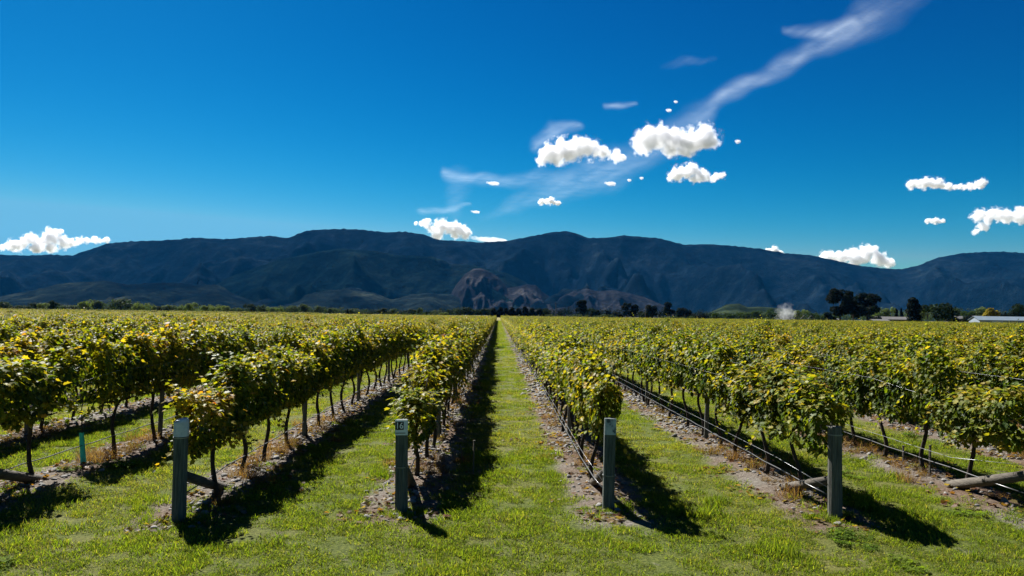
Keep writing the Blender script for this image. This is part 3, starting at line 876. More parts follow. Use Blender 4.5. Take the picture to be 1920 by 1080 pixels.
GREENS = ((0.092, 0.130, 0.016), (0.115, 0.148, 0.019), (0.070, 0.106, 0.013), (0.150, 0.165, 0.028))
STRAW = ((0.19, 0.165, 0.050), (0.15, 0.15, 0.034), (0.23, 0.19, 0.08))
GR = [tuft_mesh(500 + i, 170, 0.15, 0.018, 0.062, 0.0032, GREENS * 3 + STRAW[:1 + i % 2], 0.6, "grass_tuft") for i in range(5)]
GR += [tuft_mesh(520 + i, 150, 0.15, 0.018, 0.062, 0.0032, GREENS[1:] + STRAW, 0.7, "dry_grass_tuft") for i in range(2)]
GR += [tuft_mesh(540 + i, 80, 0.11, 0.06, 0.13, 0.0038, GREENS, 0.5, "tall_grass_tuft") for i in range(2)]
def clover_mesh(seed):
    rng = random.Random(seed); mb = MB()
    for _ in range(60):
        a, r_ = rng.uniform(0, 6.28), 0.15 * math.sqrt(rng.random())
        p = Vector((r_ * math.cos(a), r_ * math.sin(a), rng.uniform(.02, .07))); s = rng.uniform(.012, .024)
        n = Vector((rng.gauss(0, .4), rng.gauss(0, .4), 1)).normalized(); u = n.orthogonal().normalized(); v = n.cross(u)
        k = rng.uniform(.8, 1.25); c = (0.085 * k, 0.13 * k, 0.016 * k)
        for j in range(3):
            b = 2.094 * j + a; d = u * math.cos(b) + v * math.sin(b); e = n.cross(d)
            mb.add([tuple(p), tuple(p + d * s + e * s * .7), tuple(p + d * s * 1.7), tuple(p + d * s - e * s * .7)], [(0, 1, 2, 3)], c)
    return mb.mesh("clover", M_GRASS)
GR += [clover_mesh(i) for i in range(2)]
P, Ro, Sc, Id = [], [], [], []
def put_grass(x, y, big):
    if not cov(x, y): return
    dist = abs((x - X0 + S / 2) % S - S / 2)
    if y > 8.5:
        lim = 0.44 + 0.16 * nz(x, y, 0.7, 9.0)
        if dist < lim and rg.random() > (0.035 if y > 10.3 else 0.22): return
    bare = nz(x, y, 0.9, 1.5) + 0.5 * nz(x, y, 0.28, 6.0)
    near_edge = math.exp(-((y - 8.6) / 0.9) ** 2) * 0.20
    if bare > (0.58 if y > 9 else 0.47) - near_edge and rg.random() > 0.45: return
    dry = nz(x, y, 3.0, 12.0)
    lush = nz(x, y, 1.1, 20.0)
    if dry + rg.gauss(0, .2) > (0.36 if y < 13 else 0.02): i = 5 + rg.randrange(2)
    elif lush + rg.gauss(0, .15) > 0.42: i = rg.choice((7, 8, 2, 3, 1))
    elif lush < -0.45 and rg.random() < .2: i = 9 + rg.randrange(2)
    else: i = rg.randrange(5)
    tuf = nz(x, y, 0.42, 31.0) + 0.5 * nz(x, y, 0.16, 3.0)
    if y < 22 and tuf < -0.42 and rg.random() < 0.55: return
    s = rg.uniform(.75, 1.25) * big * (1 + 0.35 * max(-.6, min(1, tuf)))
    if y < 14 and tuf > 0.5 and rg.random() < .05: i = rg.choice((7, 8, 7, 8, 9))
    P.append((x, y, ground_z(x, y))); Ro.append((rg.gauss(0, .08), rg.gauss(0, .08), rg.uniform(0, 6.28))); Sc.append((s, s, s * rg.uniform(.7, 1.15) * (1 + 0.35 * lush) * (1 + 0.35 * max(-.7, min(1.0, tuf))))); Id.append(i)
for y0_, y1_, dn, big in ((6.0, 10, 60, 1.0), (10, 15, 42, 1.05), (15, 24, 20, 1.2), (24, 40, 9, 1.5), (40, 75, 3.2, 2.0)):
    y = y0_
    while y < y1_:
        hw = half_width(y) if y < 24 else (0.55 * y if y < 40 else 6.5)
        for _ in range(int(dn * 2 * hw * 0.25)):
            put_grass(rg.uniform(-hw, hw), y + rg.uniform(0, .25), big)
        y += 0.25
for k in range(-1, 3):                          # rank grass left standing round the posts
    for _ in range(26):
        a = rg.uniform(0, 6.28); r_ = 0.10 + abs(rg.gauss(0, .16)); x, yy = END_X[k] + r_ * math.cos(a), END_Y[k] + r_ * math.sin(a)
        P.append((x, yy, ground_z(x, yy))); Ro.append((0, 0, a)); s = rg.uniform(.6, 1.0); Sc.append((s, s, s * rg.uniform(.6, 1.3))); Id.append(rg.choice((7, 8, 5, 6, 0, 1)))
y = 75
while y < 330:
    for _ in range(int(2.4 * 1.0)):
        x = X0 + S / 2 + rg.uniform(-.85, .85); P.append((x, y + rg.uniform(0, .4), 0)); Ro.append((0, 0, rg.uniform(0, 6.28))); Sc.append((2.6, 2.6, 1.6)); Id.append(rg.choice((0, 1, 2, 5, 6)))
    y += 0.5
scatter("grass", "short sunlit green grass between and in front of the vine rows", "grass", P, Ro, Sc, Id, GR)
print("grass", len(P), "vines rest", len(rest_p))

# ------------------------------------------------------------------ trees beyond the vineyard
def crown_mesh(seed, kind, col, n):
    """unit-height tree crown of many leaf clumps in an uneven volume"""
    rng = random.Random(seed); mb = MB(); blobs = []
    if kind == 'round':
        for i in range(9): blobs.append((Vector((rng.uniform(-.30, .30), rng.uniform(-.3, .3), rng.uniform(.34, .78))), rng.uniform(.15, .26)))
    elif kind == 'tall':
        for i in range(13):
            z = rng.uniform(.30, .93); blobs.append((Vector((rng.uniform(-.26, .26) * (1.15 - z * .6), rng.uniform(-.2, .2), z)), rng.uniform(.09, .17)))
    elif kind == 'column':
        for i in range(12):
            z = .08 + i * .075; blobs.append((Vector((rng.uniform(-.05, .05), rng.uniform(-.05, .05), z)), .21 * math.sqrt(max(.15, 1 - (max(0, z - .25) / .78) ** 2))))
    elif kind == 'conifer':
        for i in range(12):
            z = .10 + i * .072; blobs.append((Vector((rng.uniform(-.03, .03), rng.uniform(-.03, .03), z)), .20 * (1.05 - z) + .02))
    else:   # bush
        for i in range(8): blobs.append((Vector((rng.uniform(-.55, .55), rng.uniform(-.5, .5), rng.uniform(.28, .62))), rng.uniform(.28, .40)))
    for _ in range(n):
        c, r = rng.choice(blobs)
        d = Vector((rng.gauss(0, 1), rng.gauss(0, 1), rng.gauss(0.1, 1))).normalized()
        p = c + d * r * (rng.random() ** .35)
        if p.z < .03: p.z = .03 + rng.random() * .1
        s = rng.uniform(.020, .046) * (1.6 if kind == 'bush' else 1)
        nrm = (d + Vector((rng.gauss(0, .5), rng.gauss(0, .5), .3 + rng.gauss(0, .5)))).normalized()
        u = nrm.orthogonal().normalized(); v = nrm.cross(u); k = rng.uniform(.7, 1.35)
        cc = tuple(q * k for q in col)
        mb.add([tuple(p + u * s), tuple(p + v * s * .8), tuple(p - u * s), tuple(p - v * s * .8)], [(0, 1, 2, 3)], cc)
    return mb.mesh("crown", M_TREELEAF)
def stem_mesh(seed, kind):
    rng = random.Random(seed); mb = MB()
    top = .9 if kind in ('conifer', 'column') else .55
    mb.tube([(0, 0, -.02), (.01, 0, .2), (rng.uniform(-.03, .03), 0, top)], [.03, .022, .008], n=6)
    if kind in ('round', 'tall', 'bush'):
        for i in range(4):
            a = rng.uniform(0, 6.28); mb.tube([(0, 0, .18 + .06 * i), (.12 * math.cos(a), .12 * math.sin(a), .38 + .06 * i), (.22 * math.cos(a), .22 * math.sin(a), .55 + .07 * i)], [.016, .010, .004], n=5)
    return mb.mesh("trunk", M_BARK)
C_LIGHT, C_DIM, C_DARK, C_BLACK, C_YEL, C_MID = (.10, .125, .045), (.036, .052, .030), (.010, .018, .008), (.005, .009, .006), (.20, .15, .018), (.026, .044, .010)
TM = {}
def tree_meshes(kind, cn, var):
    key = (kind, cn, var)
    if key not in TM:
        col = dict(light=C_LIGHT, dim=C_DIM, dark=C_DARK, black=C_BLACK, yellow=C_YEL, mid=C_MID)[cn]
        TM[key] = (crown_mesh(hash((kind, cn)) % 1 + 600 + var * 7 + len(TM) * 3, kind, col, 2800 if cn in ('black', 'yellow') else 1300), stem_mesh(700 + var, kind))
    return TM[key]
def horizon(px): return 591.0 + (px - 935) * math.tan(R(0.77))
DENS = {}
tree_no = 0
KW = dict(round=.78, tall=.54, column=.44, conifer=.36, bush=1.5)
KN = dict(round="broadleaf_tree", tall="tall_tree", column="cypress", conifer="conifer", bush="bush")
CAT = dict(round="tree", tall="tree", column="tree", conifer="tree", bush="bush")
def tree(px, top, wid, kind, cn, dist, lab):
    global tree_no
    g = at(px, 590, dist)
    h = EYE + (horizon(px) - top) / F * dist
    wm = wid / F * dist
    r = empty(KN[kind], (g.x, dist, 0), random.Random(tree_no).uniform(0, 6.28))
    cm, sm = tree_meshes(kind, cn, tree_no % 3)
    for nm, me in (("trunk", sm), ("crown", cm)):
        o = link(bpy.data.objects.new(nm, me), r); sc = wm / KW[kind]
        o.scale = (sc, sc, h)
    tag(r, lab, CAT[kind], "trees and bushes beyond the vineyard")
    tree_no += 1
T = []
def seq(lst, phrase):
    """distant trees of one look, told apart by counting along the line from the mountains' farther side towards the shed"""
    for i, a in enumerate(lst): T.append((*a, phrase % ORD[i]))
seq([(10,564,26,'round','dim',640),(84,567,20,'round','light',640),(165,561,26,'round','light',620),(258,565,18,'round','light',640),(271,568,14,'round','light',650),(284,570,14,'round','light',640),(341,570,14,'round','light',640),(360,566,20,'round','light',620),(386,570,18,'round','light',640),(405,570,20,'round','light',640),(420,572,16,'round','light',650),(505,574,16,'round','light',640),(522,572,18,'round','light',650),(833,585,16,'round','light',650),(860,577,20,'round','dim',680)],
    "%s pale rounded tree counting along the far treeline toward the shed")
seq([(35,571,40,'bush','dark',660),(70,566,22,'round','dark',660),(104,562,20,'round','dark',650),(135,571,50,'bush','dim',660),(305,572,28,'bush','dark',660),(447,576,16,'bush','dim',640),(470,568,20,'round','dark',680),(685,584,26,'bush','dark',680),(712,576,24,'round','dark',700),(768,579,20,'round','dark',700),(880,574,34,'round','dark',680),(904,577,26,'round','dark',690)],
    "%s dark low tree counting along the far treeline toward the shed")
seq([(190,561,34,'round','dim',700),(226,559,44,'round','dim',700),(325,571,26,'round','dim',680),(440,577,24,'bush','dim',660),(490,571,18,'round','dim',690),(548,571,22,'round','dim',690),(574,568,26,'round','dim',720),(600,573,24,'round','dim',720),(625,576,24,'round','dim',720),(660,577,26,'round','dim',720),(736,578,24,'round','dim',720),(786,575,15,'round','dim',720),(815,580,24,'round','dim',720)],
    "%s misty grey-green tree counting along the far treeline toward the shed")
seq([(652,579,6,'conifer','black',640),(925,577,17,'conifer','black',700),(938,575,19,'conifer','black',700),(948,577,15,'conifer','black',700),(960,575,19,'conifer','black',700),(972,577,15,'conifer','black',700),(984,574,20,'conifer','black',700),(998,576,16,'conifer','black',700),(1012,578,22,'conifer','black',700),(1120,580,16,'conifer','dark',700),(1140,582,16,'conifer','black',700),(1174,569,18,'tall','black',690),(1190,572,18,'tall','black',690),(1253,567,18,'tall','black',690),(1273,576,16,'conifer','dark',690)],
    "%s dark narrow tree counting along the far treeline toward the shed")
seq([(1022,576,18,'round','dark',720),(1090,563,20,'tall','black',700),(1108,576,20,'round','dark',700),(1156,584,26,'bush','black',700),(1210,584,28,'bush','dark',690),(1222,568,24,'round','black',690),(1283,577,22,'round','black',690),(1305,586,40,'bush','black',690)],
    "%s blackish broad tree counting along the far treeline toward the shed")
seq([(726 + 11.5 * i, 585.5 + (i % 3) * .7, 11 + (i * 5) % 3, 'bush', 'dim', 560) for i in range(9)], "%s small grey bush in the line under the dark treeline")
seq([(1030 + 17.5 * i, 588.5 + (i % 3) * .8, 17 + (i * 7) % 4, 'bush', 'dim', 560) for i in range(8)] + [(1245 + 13 * i, 591.5 + (i % 2), 13, 'bush', 'dim', 560) for i in range(5)],
    "%s rounded orchard bush in the line past the power pole")
seq([(1345,586,22,'round','mid',760),(1372,585,24,'round','mid',760),(1398,583,24,'round','mid',780),(1424,582,24,'round','mid',780),(1446,579,22,'round','mid',780),(1462,581,20,'round','dim',780),(1505,579,22,'round','light',760),(1522,583,20,'round','mid',720),(1540,588,20,'bush','mid',700)],
    "%s leafy green tree below the pasture hill, counting toward the shed")
T += [(1478,588,16,'bush','dark',700,"small dark bush behind the white spray plume"),
      (1556,583,18,'round','black',520,"small dark tree beside the tall black pair"),
      (1576,544,42,'tall','black',440,"tall black tree, first and slimmest of the dark clump"),
      (1600,557,46,'round','black',445,"lower black tree filling the middle of the dark clump"),
      (1627,550,48,'tall','black',440,"tall broad black tree at the shed end of the dark clump"),
      (1648,575,26,'round','light',640,"pale green tree just past the dark clump"),
      (1670,574,20,'round','light',640,"pale yellowish tree behind the long house roof"),
      (1681,577,9,'conifer','black',600,"slim dark conifer behind the long house roof"),
      (1690,576,9,'conifer','black',600,"slim dark conifer nearer the black cypress"),
      (1714,558,28,'column','black',400,"thick black cypress standing alone between house and round tree"),
      (1738,570,26,'round','light',520,"pale tree peeping out behind the dark round tree"),
      (1757,565,62,'round','dark',410,"dark spreading round tree beside the black cypress"),
      (1785,575,22,'round','light',640,"pale misty tree above the small roofs"),
      (1800,573,22,'round','dim',640,"misty grey tree above the small roofs"),
      (1815,578,24,'round','mid',560,"olive tree between the two small roofs"),
      (1838,573,28,'round','light',560,"pale rounded tree before the yellow tree"),
      (1863,574,30,'round','yellow',430,"bright yellow autumn tree beside the white shed"),
      (1800,590,40,'bush','black',430,"dark hedge bush under the small roofs"),
      (1825,588,34,'bush','dark',430,"dark green bush touching the shed's gable side"),
      (1890,582,34,'bush','black',450,"blackish bush behind the shed roof"),
      (1918,566,40,'round','dark',450,"big dark green tree rising behind the shed"),
      (1640,590,24,'bush','black',460,"black bush at the corner of the long house"),
      (1945,570,40,'round','dark',450,"dark tree beyond the big one behind the shed")]
for a in T: tree(*a)
def wood():
    """the far-off wood behind the single trees: one mass with an uneven top"""
    prof = [(-150,572,'m'),(0,573,'m'),(60,572,'d'),(150,573,'m'),(230,568,'m'),(300,573,'l'),(380,573,'l'),(450,577,'m'),(540,575,'m'),(620,577,'m'),(700,580,'d'),(800,581,'d'),(880,578,'d'),(960,576,'k'),(1060,578,'k'),(1160,579,'k'),(1260,579,'k'),(1340,586,'d'),(1440,584,'m'),(1540,587,'m'),(1640,583,'l'),(1740,580,'l'),(1840,580,'m'),(1960,582,'m')]
    cols = dict(m=(.034, .048, .024), d=(.011, .019, .011), l=(.070, .090, .034), k=(.005, .009, .007))
    rng = random.Random(404); mb = MB(); px = -150.0
    while px < 1960:
        i = max(q for q in range(len(prof)) if prof[q][0] <= px); i = min(i, len(prof) - 2)
        u = (px - prof[i][0]) / (prof[i+1][0] - prof[i][0]); top = prof[i][1] * (1 - u) + prof[i+1][1] * u + rng.gauss(0, 2.0)
        cn = prof[i][2] if rng.random() > u else prof[i+1][2]
        D = 790 + rng.uniform(-25, 25); g = at(px, 590, D); h = EYE + (horizon(px) - top) / F * D
        wd = rng.uniform(3.0, 6.0)
        for _ in range(190):
            d = Vector((rng.gauss(0, 1), rng.gauss(0, 1), rng.gauss(0, 1))).normalized() * (rng.random() ** .4)
            p = Vector((g.x + d.x * wd, D + d.y * wd, max(.3, h * (.52 + .48 * d.z))))
            n = (d + Vector((rng.gauss(0, .5), rng.gauss(0, .5), .4))).normalized(); a = n.orthogonal().normalized(); b = n.cross(a); k = rng.uniform(.7, 1.3); s = rng.uniform(.3, .62)
            mb.add([tuple(p + a * s), tuple(p + b * s), tuple(p - a * s), tuple(p - b * s)], [(0, 1, 2, 3)], tuple(c * k for c in cols[cn]))
        px += wd * F / D * rng.uniform(.7, 1.2)
    tag(mb.build("treeline", M_TREELEAF), "unbroken belt of far trees closing off the plain below the hills", "woods", kind='stuff')
wood()

# ------------------------------------------------------------------ shed, houses, poles, irrigator, spray
M_ROOFIRON = rough_mat("roof_iron", [(0.3, (0.10, 0.135, 0.16)), (0.7, (0.15, 0.185, 0.21))], scale=0.6, rough=0.45, bump=0.0)
M_SHEDWALL = rough_mat("shed_wall", [(0.3, (0.16, 0.20, 0.24)), (0.7, (0.22, 0.26, 0.30))], scale=0.5, stretch=(6, 6, .4), rough=0.6, bump=0.1)
M_DOOR = rough_mat("shed_door_paint", [(0.3, (0.36, 0.40, 0.45)), (0.7, (0.42, 0.46, 0.5))], scale=2, rough=0.6, bump=0)
M_DARKWALL = rough_mat("house_wall_dark", [(0.3, (0.03, 0.028, 0.025)), (0.7, (0.06, 0.055, 0.05))], scale=1, bump=0)
M_PALEWALL = rough_mat("house_wall_pale", [(0.3, (0.25, 0.23, 0.20)), (0.7, (0.33, 0.31, 0.27))], scale=1, bump=0)
M_GREYROOF = rough_mat("house_roof", [(0.3, (0.06, 0.06, 0.056)), (0.7, (0.11, 0.105, 0.10))], scale=1, bump=0)
M_GLASS = rough_mat("dark_window", [(0.3, (0.01, 0.012, 0.015)), (0.7, (0.02, 0.022, 0.026))], scale=1, rough=0.1, bump=0, spec=0.6)

def gable(name, lab, cat, px0, px1, dist, wall_h, roof_h, depth, wm, rm, ridge_along_x=True, over=0.5, rot=0.0, openings=()):
    a, b = at(px0, 600, dist), at(px1, 600, dist)
    wd = b.x - a.x
    r = empty(name, ((a.x + b.x) / 2, dist, 0), rot)
    hx, hy = wd / 2, depth / 2
    mb = MB(); mb.box((-hx, -hy, -.3), (hx, hy, wall_h))
    if ridge_along_x:
        for sx in (-hx, hx): mb.add([(sx, -hy, wall_h), (sx, hy, wall_h), (sx, 0, wall_h + roof_h)], [(0, 1, 2)])
    mb.build("wall", wm, r)
    mb = MB(); t = 0.16
    e = roof_h * over / hy
    for sg in (-1, 1):
        A = [(-hx - over, sg * (hy + over), wall_h - e + .02), (hx + over, sg * (hy + over), wall_h - e + .02), (hx + over, 0, wall_h + roof_h + .02), (-hx - over, 0, wall_h + roof_h + .02)]
        B = [(x, y, z + t) for x, y, z in A]
        mb.add(A + B, [(0,1,2,3),(7,6,5,4),(0,4,5,1),(1,5,6,2),(2,6,7,3),(3,7,4,0)])
    mb.build("roof", rm, r)
    for nm, x0, x1, z0, z1, mt in openings:
        mb = MB(); mb.box((x0, -hy - .05, z0), (x1, -hy - .004, z1)); mb.build(nm, mt, r)
    return tag(r, lab, cat)
gable("shed", "long blue-grey iron-roofed farm shed at the vineyard's edge", "shed", 1835, 1975, 400, 3.1, 1.9, 16, M_SHEDWALL, M_ROOFIRON, rot=R(-14), openings=(("sliding_door", -14, -9, 0, 2.8, M_DOOR), ("sliding_door", 2, 7, 0, 2.8, M_DOOR)))
gable("house", "low dark house with a long pale roof behind the black clump", "house", 1640, 1700, 480, 2.9, 1.6, 11, M_DARKWALL, M_GREYROOF, rot=R(6), openings=(("window", -6, -3, 1, 2.2, M_GLASS), ("window", 2, 5, 1, 2.2, M_GLASS)))
gable("house", "small pale bungalow in front of the long dark house", "house", 1634, 1662, 450, 1.9, 0.9, 7, M_PALEWALL, M_GREYROOF, openings=(("window", -2.5, -1, .8, 1.7, M_GLASS), ("door", 0.5, 1.5, 0, 1.8, M_DARKWALL)))
gable("house", "small roof glimpsed between the dark round tree and olive tree", "house", 1780, 1803, 500, 4.0, 1.6, 8, M_DARKWALL, M_GREYROOF)
gable("house", "grey roofed house glimpsed in front of the yellow tree", "house", 1823, 1852, 500, 4.2, 1.8, 9, M_DARKWALL, M_GREYROOF)
gable("house", "tiny pale building tucked under the trees near the spray plume", "house", 1554, 1570, 520, 2.2, 0.8, 6, M_PALEWALL, M_GREYROOF)

def pole(px, top, dist, lab, mat, arm=True):
    g = at(px, 590, dist); h = EYE + (horizon(px) - top) / F * dist
    r = empty("power_pole", (g.x, dist, 0))
    mb = MB(); mb.tube([(0, 0, -.5), (0, 0, h * .5), (0, 0, h)], [.24, .2, .16], n=8); mb.build("pole", mat, r)
    if arm:
        mb = MB(); mb.box((-1.1, -.28, h - .9), (1.1, -.17, h - .75)); mb.build("crossarm", mat, r)
    return tag(r, lab, "pole", "power poles beyond the vineyard")
M_POLE = rough_mat("pole_wood", [(0.3, (0.02, 0.018, 0.016)), (0.7, (0.05, 0.045, 0.04))], scale=3, bump=0)
pole(1042, 567, 470, "slim dark power pole rising in front of the bare brown hills", M_POLE)
pole(1210, 572, 520, "thin pale pole before the dark trees past the orchard bushes", M_LOG, arm=False)

g = at(1494, 590, 420)
ir = empty("irrigator", (g.x, 420, 0))
tag(ir, "spindly travelling irrigator frame standing beside the white spray plume", "irrigator")
mb = MB()
for i in range(3):
    x0_, x1_ = i * 4.0 - 2, i * 4.0 + 2
    mb.tube([(x0_, 0, 2.6), ((x0_ + x1_) / 2, 0, 4.4), (x1_, 0, 2.6)], .07, n=5)
    mb.tube([(x0_, 0, 2.6), (x1_, 0, 2.6)], .05, n=5)
mb.build("truss", M_WIRE, ir)
for i in range(4):
    mb = MB(); x = i * 4.0 - 2; mb.tube([(x - .7, 0, 0), (x, 0, 2.6), (x + .7, 0, 0)], .06, n=5); mb.build("leg", M_WIRE, ir)

def vol_mat(name, color, dens, aniso=0.0, noise_scale=None, lo=0.4, hi=0.7, fade=None):
    m, t = new_mat(name)
    p = N(t, "VolumePrincipled")
    p.inputs["Color"].default_value = (*color, 1)
    p.inputs["Density"].default_value = dens
    p.inputs["Anisotropy"].default_value = aniso
    o = N(t, "OutputMaterial"); L(t, p.outputs[0], o.inputs["Volume"])
    return m
def cloud_mat(pr, dens=2.8, lo=.39, hi=.76, alb=(.76, .76, .775), name="cloud_vapour"):
    m, t = new_mat(name)
    tc = N(t, "TexCoord")
    n = N(t, "TexNoise", Scale=1.5 / pr, Detail=7, Roughness=0.66); L(t, tc.outputs["Object"], n.inputs["Vector"])
    mr = N(t, "MapRange"); mr.inputs["From Min"].default_value = lo; mr.inputs["From Max"].default_value = hi; mr.inputs["To Max"].default_value = dens / pr
    L(t, n.outputs[0], mr.inputs["Value"])
    p = N(t, "VolumePrincipled"); p.inputs["Color"].default_value = (*alb, 1); p.inputs["Anisotropy"].default_value = .3
    L(t, mr.outputs[0], p.inputs["Density"])
    o = N(t, "OutputMaterial"); L(t, p.outputs[0], o.inputs["Volume"])
    m.cycles.volume_step_rate = 0.2
    return m
def soft_mat(name, rad, dens, alb):
    """vapour thinning out from the middle of a puff to nothing at its rim"""
    m, t = new_mat(name)
    tc = N(t, "TexCoord"); ln = N(t, "VectorMath", operation='LENGTH')
    mp = N(t, "Mapping"); mp.inputs["Scale"].default_value = tuple(1 / r for r in rad)
    L(t, tc.outputs["Object"], mp.inputs[0]); L(t, mp.outputs[0], ln.inputs[0])
    n = N(t, "TexNoise", Scale=2.6 / max(rad), Detail=6, Roughness=.65); L(t, tc.outputs["Object"], n.inputs["Vector"])
    f = math_(t, 'SUBTRACT', math_(t, 'MULTIPLY_ADD', n.outputs[0], 2.6, -0.40), ln.outputs["Value"])
    f = math_(t, 'MAXIMUM', f, 0.0)
    p = N(t, "VolumePrincipled"); p.inputs["Color"].default_value = (*alb, 1); p.inputs["Anisotropy"].default_value = .3
    L(t, math_(t, 'MULTIPLY', f, dens), p.inputs["Density"])
    o = N(t, "OutputMaterial"); L(t, p.outputs[0], o.inputs["Volume"])
    m.cycles.volume_step_rate = 0.3
    return m
def lump_mat(name, lumps, c0, dist, dens, alb):
    """cloud vapour: dense inside the surveyed billows, fraying out at their rims"""
    m, t = new_mat(name)
    tc = N(t, "TexCoord"); mp = N(t, "Mapping"); mp.inputs["Scale"].default_value = (1, .8, 1.05)
    L(t, tc.outputs["Object"], mp.inputs[0])
    acc = None; rmax = max(l[2] for l in lumps) / F * dist
    for (px, py, pr) in lumps:
        c = at(px, py, dist) - c0; r = max(pr / F * dist, rmax * .22)
        dn = N(t, "VectorMath", operation='DISTANCE'); L(t, mp.outputs[0], dn.inputs[0]); dn.inputs[1].default_value = (c.x, c.y * .8, c.z * 1.05)
        f = math_(t, 'MULTIPLY_ADD', dn.outputs["Value"], -1 / (r * 1.08), 1.0)
        acc = f if acc is None else math_(t, 'SMOOTH_MAX', acc, f, 0.12)
    n = N(t, "TexNoise", Scale=1.5 / rmax, Detail=8, Roughness=.66); L(t, tc.outputs["Object"], n.inputs["Vector"])
    n2 = math_(t, 'MULTIPLY_ADD', n.outputs[0], 3.0, -1.56)
    f = math_(t, 'MINIMUM', math_(t, 'MAXIMUM', math_(t, 'ADD', acc, n2), 0.0), 0.45)
    p = N(t, "VolumePrincipled"); p.inputs["Color"].default_value = (*alb, 1); p.inputs["Anisotropy"].default_value = .3
    L(t, math_(t, 'MULTIPLY', math_(t, 'MULTIPLY', f, f), dens * 2.4 / rmax), p.inputs["Density"])
    o = N(t, "OutputMaterial"); L(t, p.outputs[0], o.inputs["Volume"])
    m.cycles.volume_step_rate = 0.22
    return m
def soft_puff(name, px, py, dist, wpx, hpx, dens, alb, tilt=0.0):
    k = dist / F; rad = (wpx * k, wpx * k * .8, hpx * k)
    bm = bmesh.new(); bmesh.ops.create_icosphere(bm, subdivisions=3, radius=1.0)
    for v in bm.verts: v.co = Vector((v.co.x * rad[0], v.co.y * rad[1], v.co.z * rad[2])) * (1 + .12 * noise.noise(v.co * 2))
    me = bpy.data.meshes.new(name); bm.to_mesh(me); bm.free(); me.materials.append(soft_mat(name + "_vapour", rad, dens / max(rad[0], rad[2]), alb))
    o = link(bpy.data.objects.new(name, me)); o.location = at(px, py, dist); o.rotation_euler = (0, tilt, 0)
    return o
def lump_object(name, lumps, dist_y, mat, vox, seed, extra=3, flat=None, disp=None):
    """a lumpy solid fused from many balls; lumps given as surveyed (x, y, radius)"""
    rng = random.Random(seed)
    bm = bmesh.new()
    c0 = at(lumps[0][0], lumps[0][1], dist_y)
    for (px, py, pr) in lumps:
        r0 = pr / F * dist_y
        c = at(px, py, dist_y)
        balls = [(c, r0 * (1.0 if extra == 0 else .88))]
        for _ in range(extra):
            d = Vector((rng.gauss(0, 1), rng.gauss(0, 1.3), rng.gauss(0.15, .8))).normalized()
            rr_ = r0 * rng.uniform(.18, .5); cc_ = c + d * (r0 * rng.uniform(.7, 1.15))
            if extra > 5 and cc_.z < c.z - r0 * .45: cc_.z = c.z - r0 * .45
            balls.append((cc_, rr_))
        for (cc, r) in balls:
            geom = bmesh.ops.create_icosphere(bm, subdivisions=2, radius=r)
            for v in geom['verts']:
                v.co = Vector((v.co.x, v.co.y * 1.25, v.co.z * .9)) + cc - c0
    me = bpy.data.meshes.new(name); bm.to_mesh(me); bm.free(); me.materials.append(mat)
    o = link(bpy.data.objects.new(name, me)); o.location = c0
    rm = o.modifiers.new("fuse", 'REMESH'); rm.mode = 'VOXEL'; rm.voxel_size = vox
    for sc_, st in (disp or ()):
        tx = bpy.data.textures.new("billow", 'CLOUDS'); tx.noise_scale = sc_; tx.noise_depth = 3
        dm = o.modifiers.new("billow", 'DISPLACE'); dm.texture = tx; dm.strength = st; dm.mid_level = 0.5; dm.texture_coords = 'LOCAL'
    return o

smk = soft_puff("smoke", 1473, 588, 430, 22, 23, 0.55, (.93, .96, 1.0), 0.25)
tag(smk, "thin white plume of spray drifting above the vines", "plume", kind='stuff')

